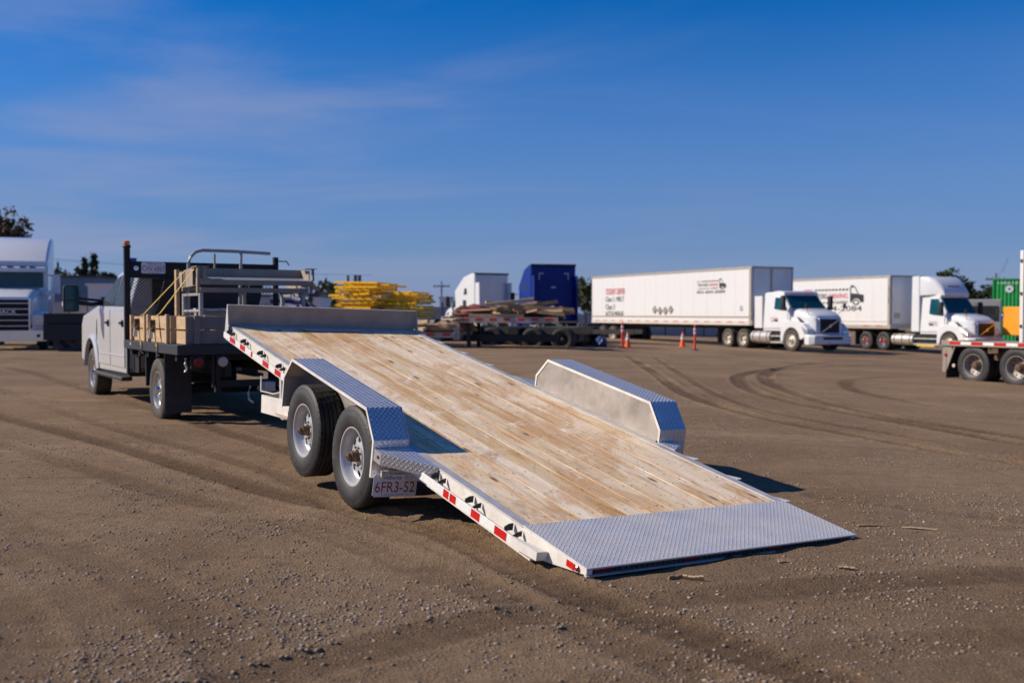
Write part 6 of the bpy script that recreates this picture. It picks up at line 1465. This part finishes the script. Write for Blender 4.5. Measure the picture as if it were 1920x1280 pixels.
# ------------------------------------------------------------------ marker posts and cones
def delineator(px, D, label):
    x = place(px, D); T = empty('marker_post', (x, D, G(x, D) - .02), 0, label, 'marker post', 'red marker posts in front of the white trailers')
    MB().lathe([(0, .20), (.05, .18), (.06, .07)], 16).build('post_base', 'rubber_and_shade', T).rotation_euler = (0, -math.pi / 2, 0)
    MB().tube([(0, 0, .05), (0, 0, 1.08)], .055, 12, .045).build('post', 'post_red', T, smooth=40)
    for zz in (.72, .88): MB().tube([(0, 0, zz), (0, 0, zz + .09)], .058, 12).build('reflective_band', 'plate_white', T)
    MB().tube([(0, 0, 1.08), (0, 0, 1.14)], .03, 8).build('post_grip', 'post_red', T)
delineator(1167, 45.0, 'left red marker post with white bands, beside an orange cone'); delineator(1303, 45.0, 'right red marker post with white bands, standing alone before the white trailer')
def cone(px, D, label, sc_=1.0):
    x = place(px, D); T = empty('traffic_cone', (x, D, G(x, D) - .02), 0, label, 'traffic cone', 'orange traffic cones near the white trailer'); T.scale = (sc_,) * 3
    MB().box(-.19, .19, -.19, .19, 0, .04).build('cone_base', 'orange', T, bevel=.01)
    MB().tube([(0, 0, .04), (0, 0, .74)], .14, 16, .03).build('cone_body', 'orange', T, smooth=40)
    MB().tube([(0, 0, .38), (0, 0, .50)], .094, 16, .078).build('reflective_band', 'plate_white', T, smooth=40)
    MB().tube([(0, 0, .56), (0, 0, .62)], .070, 16, .062).build('reflective_band', 'plate_white', T, smooth=40)
cone(1177, 45.3, 'orange cone with white bands just right of the left marker post', .95); cone(1280, 49.5, 'smaller looking orange cone under the white trailer')
# ------------------------------------------------------------------ fences, sheds, poles, trees behind
def panel_fence(x0, y0, x1, y1, z, h, label, mat, n):
    T = empty('fence', (x0, y0, z), math.atan2(y1 - y0, x1 - x0), label, 'fence'); L_ = math.hypot(x1 - x0, y1 - y0); w_ = L_ / n
    pm2 = MB().box(.03, w_ - .03, -.02, .02, .1, h).mesh('fence_panel', mat); po = MB().box(-.04, .04, -.05, .05, 0, h + .12).mesh('fence_post', 'steel_dark')
    for k in range(n): inst('fence_panel', pm2, T, (k * w_, 0, 0)); inst('fence_post', po, T, (k * w_, 0, 0))
panel_fence(place(1060, 78), 78, place(1560, 84), 84, -.7, 2.0, 'pale grey panel fence seen below the first white box trailer', 'fence_grey', 14)
panel_fence(place(-150, 84), 84, place(620, 84), 84, .2, 2.1, 'grey panel fence behind the black flat deck truck at the left', 'shed_grey', 22)
panel_fence(place(600, 100), 100, place(1060, 100), 100, -.2, 2.2, 'distant grey panel fence behind the lumber trailer', 'fence_grey', 14)
def shed(px, D, w_, d_, h, mat, label, name='shed', roof='steel_dark', z=None):
    x = place(px, D); T = empty(name, (x, D, G(x, D) - .3 if z is None else z), R(3), label, 'building')
    MB().box(-w_ / 2, w_ / 2, 0, d_, 0, h).build('wall', mat, T); MB().box(-w_ / 2 - .15, w_ / 2 + .15, -.15, d_ + .15, h + .002, h + .18).build('roof', roof, T)
    for k in range(int(w_ / 3)): MB().box(-w_ / 2 + 1 + k * 3, -w_ / 2 + 2.0 + k * 3, -.03, -.002, h * .5, h * .75).build('window', 'glass', T)
    return T
shed(112, 95, 6.5, 8, 4.6, 'shed_blue', 'low blue grey shed behind the black flat deck truck')
shed(205, 80, 3.2, 6, 3.5, 'box_white', 'white boxy shed above the pickup hood', roof='box_white')
shed(865, 110, 4.6, 8, 3.2, 'box_white', 'small white shed left of the white sleeper truck', roof='box_white')
shed(530, 75, 5.5, 6, 2.7, 'box_white', 'white low shed seen under the metal platform', roof='shed_blue')
def pole(px, D, h, label, arms=1):
    x = place(px, D); T = empty('utility_pole', (x, D, G(x, D) - .5), 0, label, 'utility pole')
    MB().tube([(0, 0, 0), (0, 0, h)], .14, 8, .10).build('pole', 'pole_wood', T); MB().box(-1.2, 1.2, -.06, .06, h - .8, h - .65).build('cross_arm', 'pole_wood', T)
    for xx in (-1.0, -.4, .4, 1.0): MB().tube([(xx, 0, h - .65), (xx, 0, h - .45)], .05, 6).build('insulator', 'steel_dark', T)
    return Vector((x, D, G(x, D) - .5 + h - .45))
p1 = pole(1866, 120, 7.9, 'utility pole rising behind the green containers')
p2 = pole(828, 150, 6.4, 'small distant utility pole left of the white sleeper truck')
p3 = pole(1805, 170, 7.0, 'faint distant utility pole right of the high roof truck')
p4 = pole(78, 105, 8.5, 'utility pole beside the white truck at the left edge')
def wire(a, b, sag, label):
    m = MB(); pts = [a + (b - a) * (k / 14) + Vector((0, 0, -sag * 4 * (k / 14) * (1 - k / 14))) for k in range(15)]; m.tube(pts, .02, 4)
    o = m.build('power_line', 'steel_dark'); tag(o, label, 'power line')
wire(p4 + Vector((-20, 0, 1)), Vector((place(700, 150), 150, 6.9)), .8, 'thin power line crossing low over the pickup')
wire(p1, Vector((60, 125, 8.2)), .5, 'thin power line running right from the pole behind the green containers')
def tree(px, D, h, w_, mat, label, kind='round', seed=1, n=900, group=None, z=None, trunk=.18, leaf=.16):
    rg = np.random.RandomState(seed); x = place(px, D)
    T = empty('conifer_tree' if kind == 'cone' else 'leafy_tree', (x, D, (G(x, D) - .4) if z is None else z), rg.rand() * 6, label, 'tree', group)
    tk = MB(); top = h * .85; tk.tube([(0, 0, 0), (.05, 0, h * .4), (0, .05, top)], trunk, 8, .03)
    limbs = []
    if kind == 'bare' or kind == 'round':
        for k in range(12 if kind == 'round' else 20):
            t = rg.uniform(.3, .95); a = rg.rand() * 6.28; l = w_ * .5 * rg.uniform(.5, 1) * (1.15 - t * .4); p0 = Vector((0, 0, h * t * .85)); p1_ = p0 + Vector((math.cos(a) * l, math.sin(a) * l, l * rg.uniform(.3, .9)))
            tk.tube([p0, (p0 + p1_) / 2 + Vector((0, 0, .1)), p1_], .05, 5, .012); limbs.append(p1_)
            if kind == 'bare':
                for _ in range(5):
                    p2_ = p1_ + Vector((rg.uniform(-1, 1), rg.uniform(-1, 1), rg.uniform(.1, 1))) * w_ * .18; tk.tube([(p0 + p1_) / 2, p2_], .02, 4, .006); limbs.append(p2_)
    tk.build('trunk', 'bark', T)
    cs = []
    if kind == 'cone':
        for k in range(n):
            t = rg.rand() ** .8; r = (1 - t) * w_ / 2 * (.55 + .45 * rg.rand()) * (1 + .25 * math.sin(t * 40)); a = rg.rand() * 6.28
            cs.append((r * math.cos(a), r * math.sin(a), h * (.10 + .90 * t)))
    else:
        cl = [(rg.uniform(-.5, .5) * w_ * .75, rg.uniform(-.5, .5) * w_ * .75, h * rg.uniform(.38, .9), rg.uniform(.14, .30) * w_) for _ in range(16)] + [(*l, w_ * .13) for l in limbs]
        for k in range(n):
            c = cl[rg.randint(len(cl))]; d = rg.randn(3); d /= np.linalg.norm(d); r = c[3] * rg.uniform(.55, 1.05); cs.append((c[0] + d[0] * r, c[1] + d[1] * r, c[2] + d[2] * r * .8))
    cs = np.array(cs); m = len(cs); s_ = leaf * (.6 + .8 * rg.rand(m, 1, 1))
    q = rg.randn(m, 4, 3) * .5; base = np.array([(-1, -1, 0), (1, -1, 0), (1, 1, 0), (-1, 1, 0)], float)[None] + q
    rot = rg.randn(m, 3, 3); V = np.einsum('nij,nkj->nki', rot * .7, base) * s_ * .6 + cs[:, None]
    me = bpy.data.meshes.new('crown'); me.vertices.add(m * 4); me.vertices.foreach_set('co', V.ravel()); me.loops.add(m * 4); me.loops.foreach_set('vertex_index', np.arange(m * 4))
    me.polygons.add(m); me.polygons.foreach_set('loop_start', np.arange(m) * 4); me.polygons.foreach_set('loop_total', np.full(m, 4)); me.update(); me.materials.append(M[mat])
    inst('crown', me, T)
tree(8, 52, 7.3, 2.6, 'leaf_autumn', 'brown leaved tree behind the white truck at the left edge', 'bare', 3, 5200, leaf=.09)
tree(1095, 92, 5.0, 4.2, 'leaf_olive', 'olive green tree between the blue truck and the first white trailer', 'round', 4, 1500, leaf=.2)
lab = {'cone': 'pointed dark conifer in the distant row behind the sheds at the left', 'round': 'rounded olive tree in the distant row behind the sheds at the left'}
for k, (px, h, w_, kd) in enumerate(((95, 7.0, 3.5, 'round'), (125, 6.2, 3, 'round'), (137, 5.5, 3.2, 'cone'), (148, 6.2, 4, 'round'), (160, 7.6, 2.2, 'cone'), (168, 5.6, 4, 'round'), (178, 8.0, 2.4, 'cone'), (196, 6.6, 3, 'round'), (60, 6.5, 4, 'round'))):
    tree(px, 118, h, w_, 'leaf_dark' if kd == 'cone' else 'leaf_olive', lab[kd], kd, 20 + k, 900, 'distant trees behind the sheds', leaf=.22)
for k, (px, h, w_) in enumerate(((1800, 7.4, 3.0), (1812, 6.0, 3.4), (1838, 6.4, 4.6), (1852, 5.0, 4), (1784, 8.6, 2.4))):
    tree(px, 105, h, w_, 'leaf_dark', ('slender dark tree just right of the roof fairing', 'small dark tree in the gap between fairing and containers', 'broad dark tree left of the green containers', 'low dark tree beside the utility pole and containers', 'tallest thin dark tree behind the roof fairing')[k], 'round', 40 + k, 1100, 'dark trees behind the high roof truck', leaf=.2)
for k, (px, D, h) in enumerate(((600, 90, 4.5), (612, 96, 4.2), (1640, 130, 5), (1900, 150, 5), (1830, 140, 5))):
    tree(px, D, h, 3, 'leaf_olive', ('sparse bush far behind the left end of the tilted headboard', 'second sparse bush far behind the blue bundles', 'distant bush hidden behind the second trailer', 'distant bush at the right edge', 'distant bush behind the dark trees')[k], 'round', 70 + k, 500, leaf=.2)
# ------------------------------------------------------------------ litter near the tail
def stick(name, x, y, L_, w_, t_, rz, mat, label, cat='wood scrap'):
    b = MB(); n = 5; rg = random.Random(int(x * 100)); 
    for k in range(n):
        a, c = -L_ / 2 + k * L_ / n, -L_ / 2 + (k + 1) * L_ / n; o1 = rg.uniform(-.15, .15) * w_
        b.box(a, c + .001 * (k < n - 1), -w_ / 2 + o1, w_ / 2 + o1, 0, t_ * rg.uniform(.8, 1.1))
    o = b.build(name, mat); o.location = (x, y, gz(x, y) + .004); o.rotation_euler = (rz * .05, .03, R(rz)); tag(o, label, cat, None)
stick('wood_chip', .86, 5.42, .10, .030, .010, 35, 'scrap', 'brown splinter of wood, left of two near the tail plate')
stick('wood_chip', .95, 5.38, .11, .045, .012, -20, 'scrap_pale', 'pale brown flat piece of wood beside the splinter near the tail plate')
stick('wood_chip', 1.84, 5.64, .085, .022, .010, -14, 'scrap_pale', 'small pale yellow chip alone on the dirt below the tail corner')
stick('wood_chip', 1.55, 5.80, .10, .03, .010, 10, 'scrap', 'flat brown chip close under the tail plate edge')
stick('wood_stick', 2.70, 6.80, .22, .016, .010, -14, 'scrap_pale', 'thin pale stick pointing away from the right tail corner')
stick('wood_stick', 2.42, 6.86, .24, .014, .010, 10, 'scrap', 'thin brown twig just beyond the right tail corner')
for (px_, x, y, s_) in ((0, 1.17, 5.62, .022), (0, 3.9, 5.05, .028), (0, 1.72, 5.5, .02)):
    pass
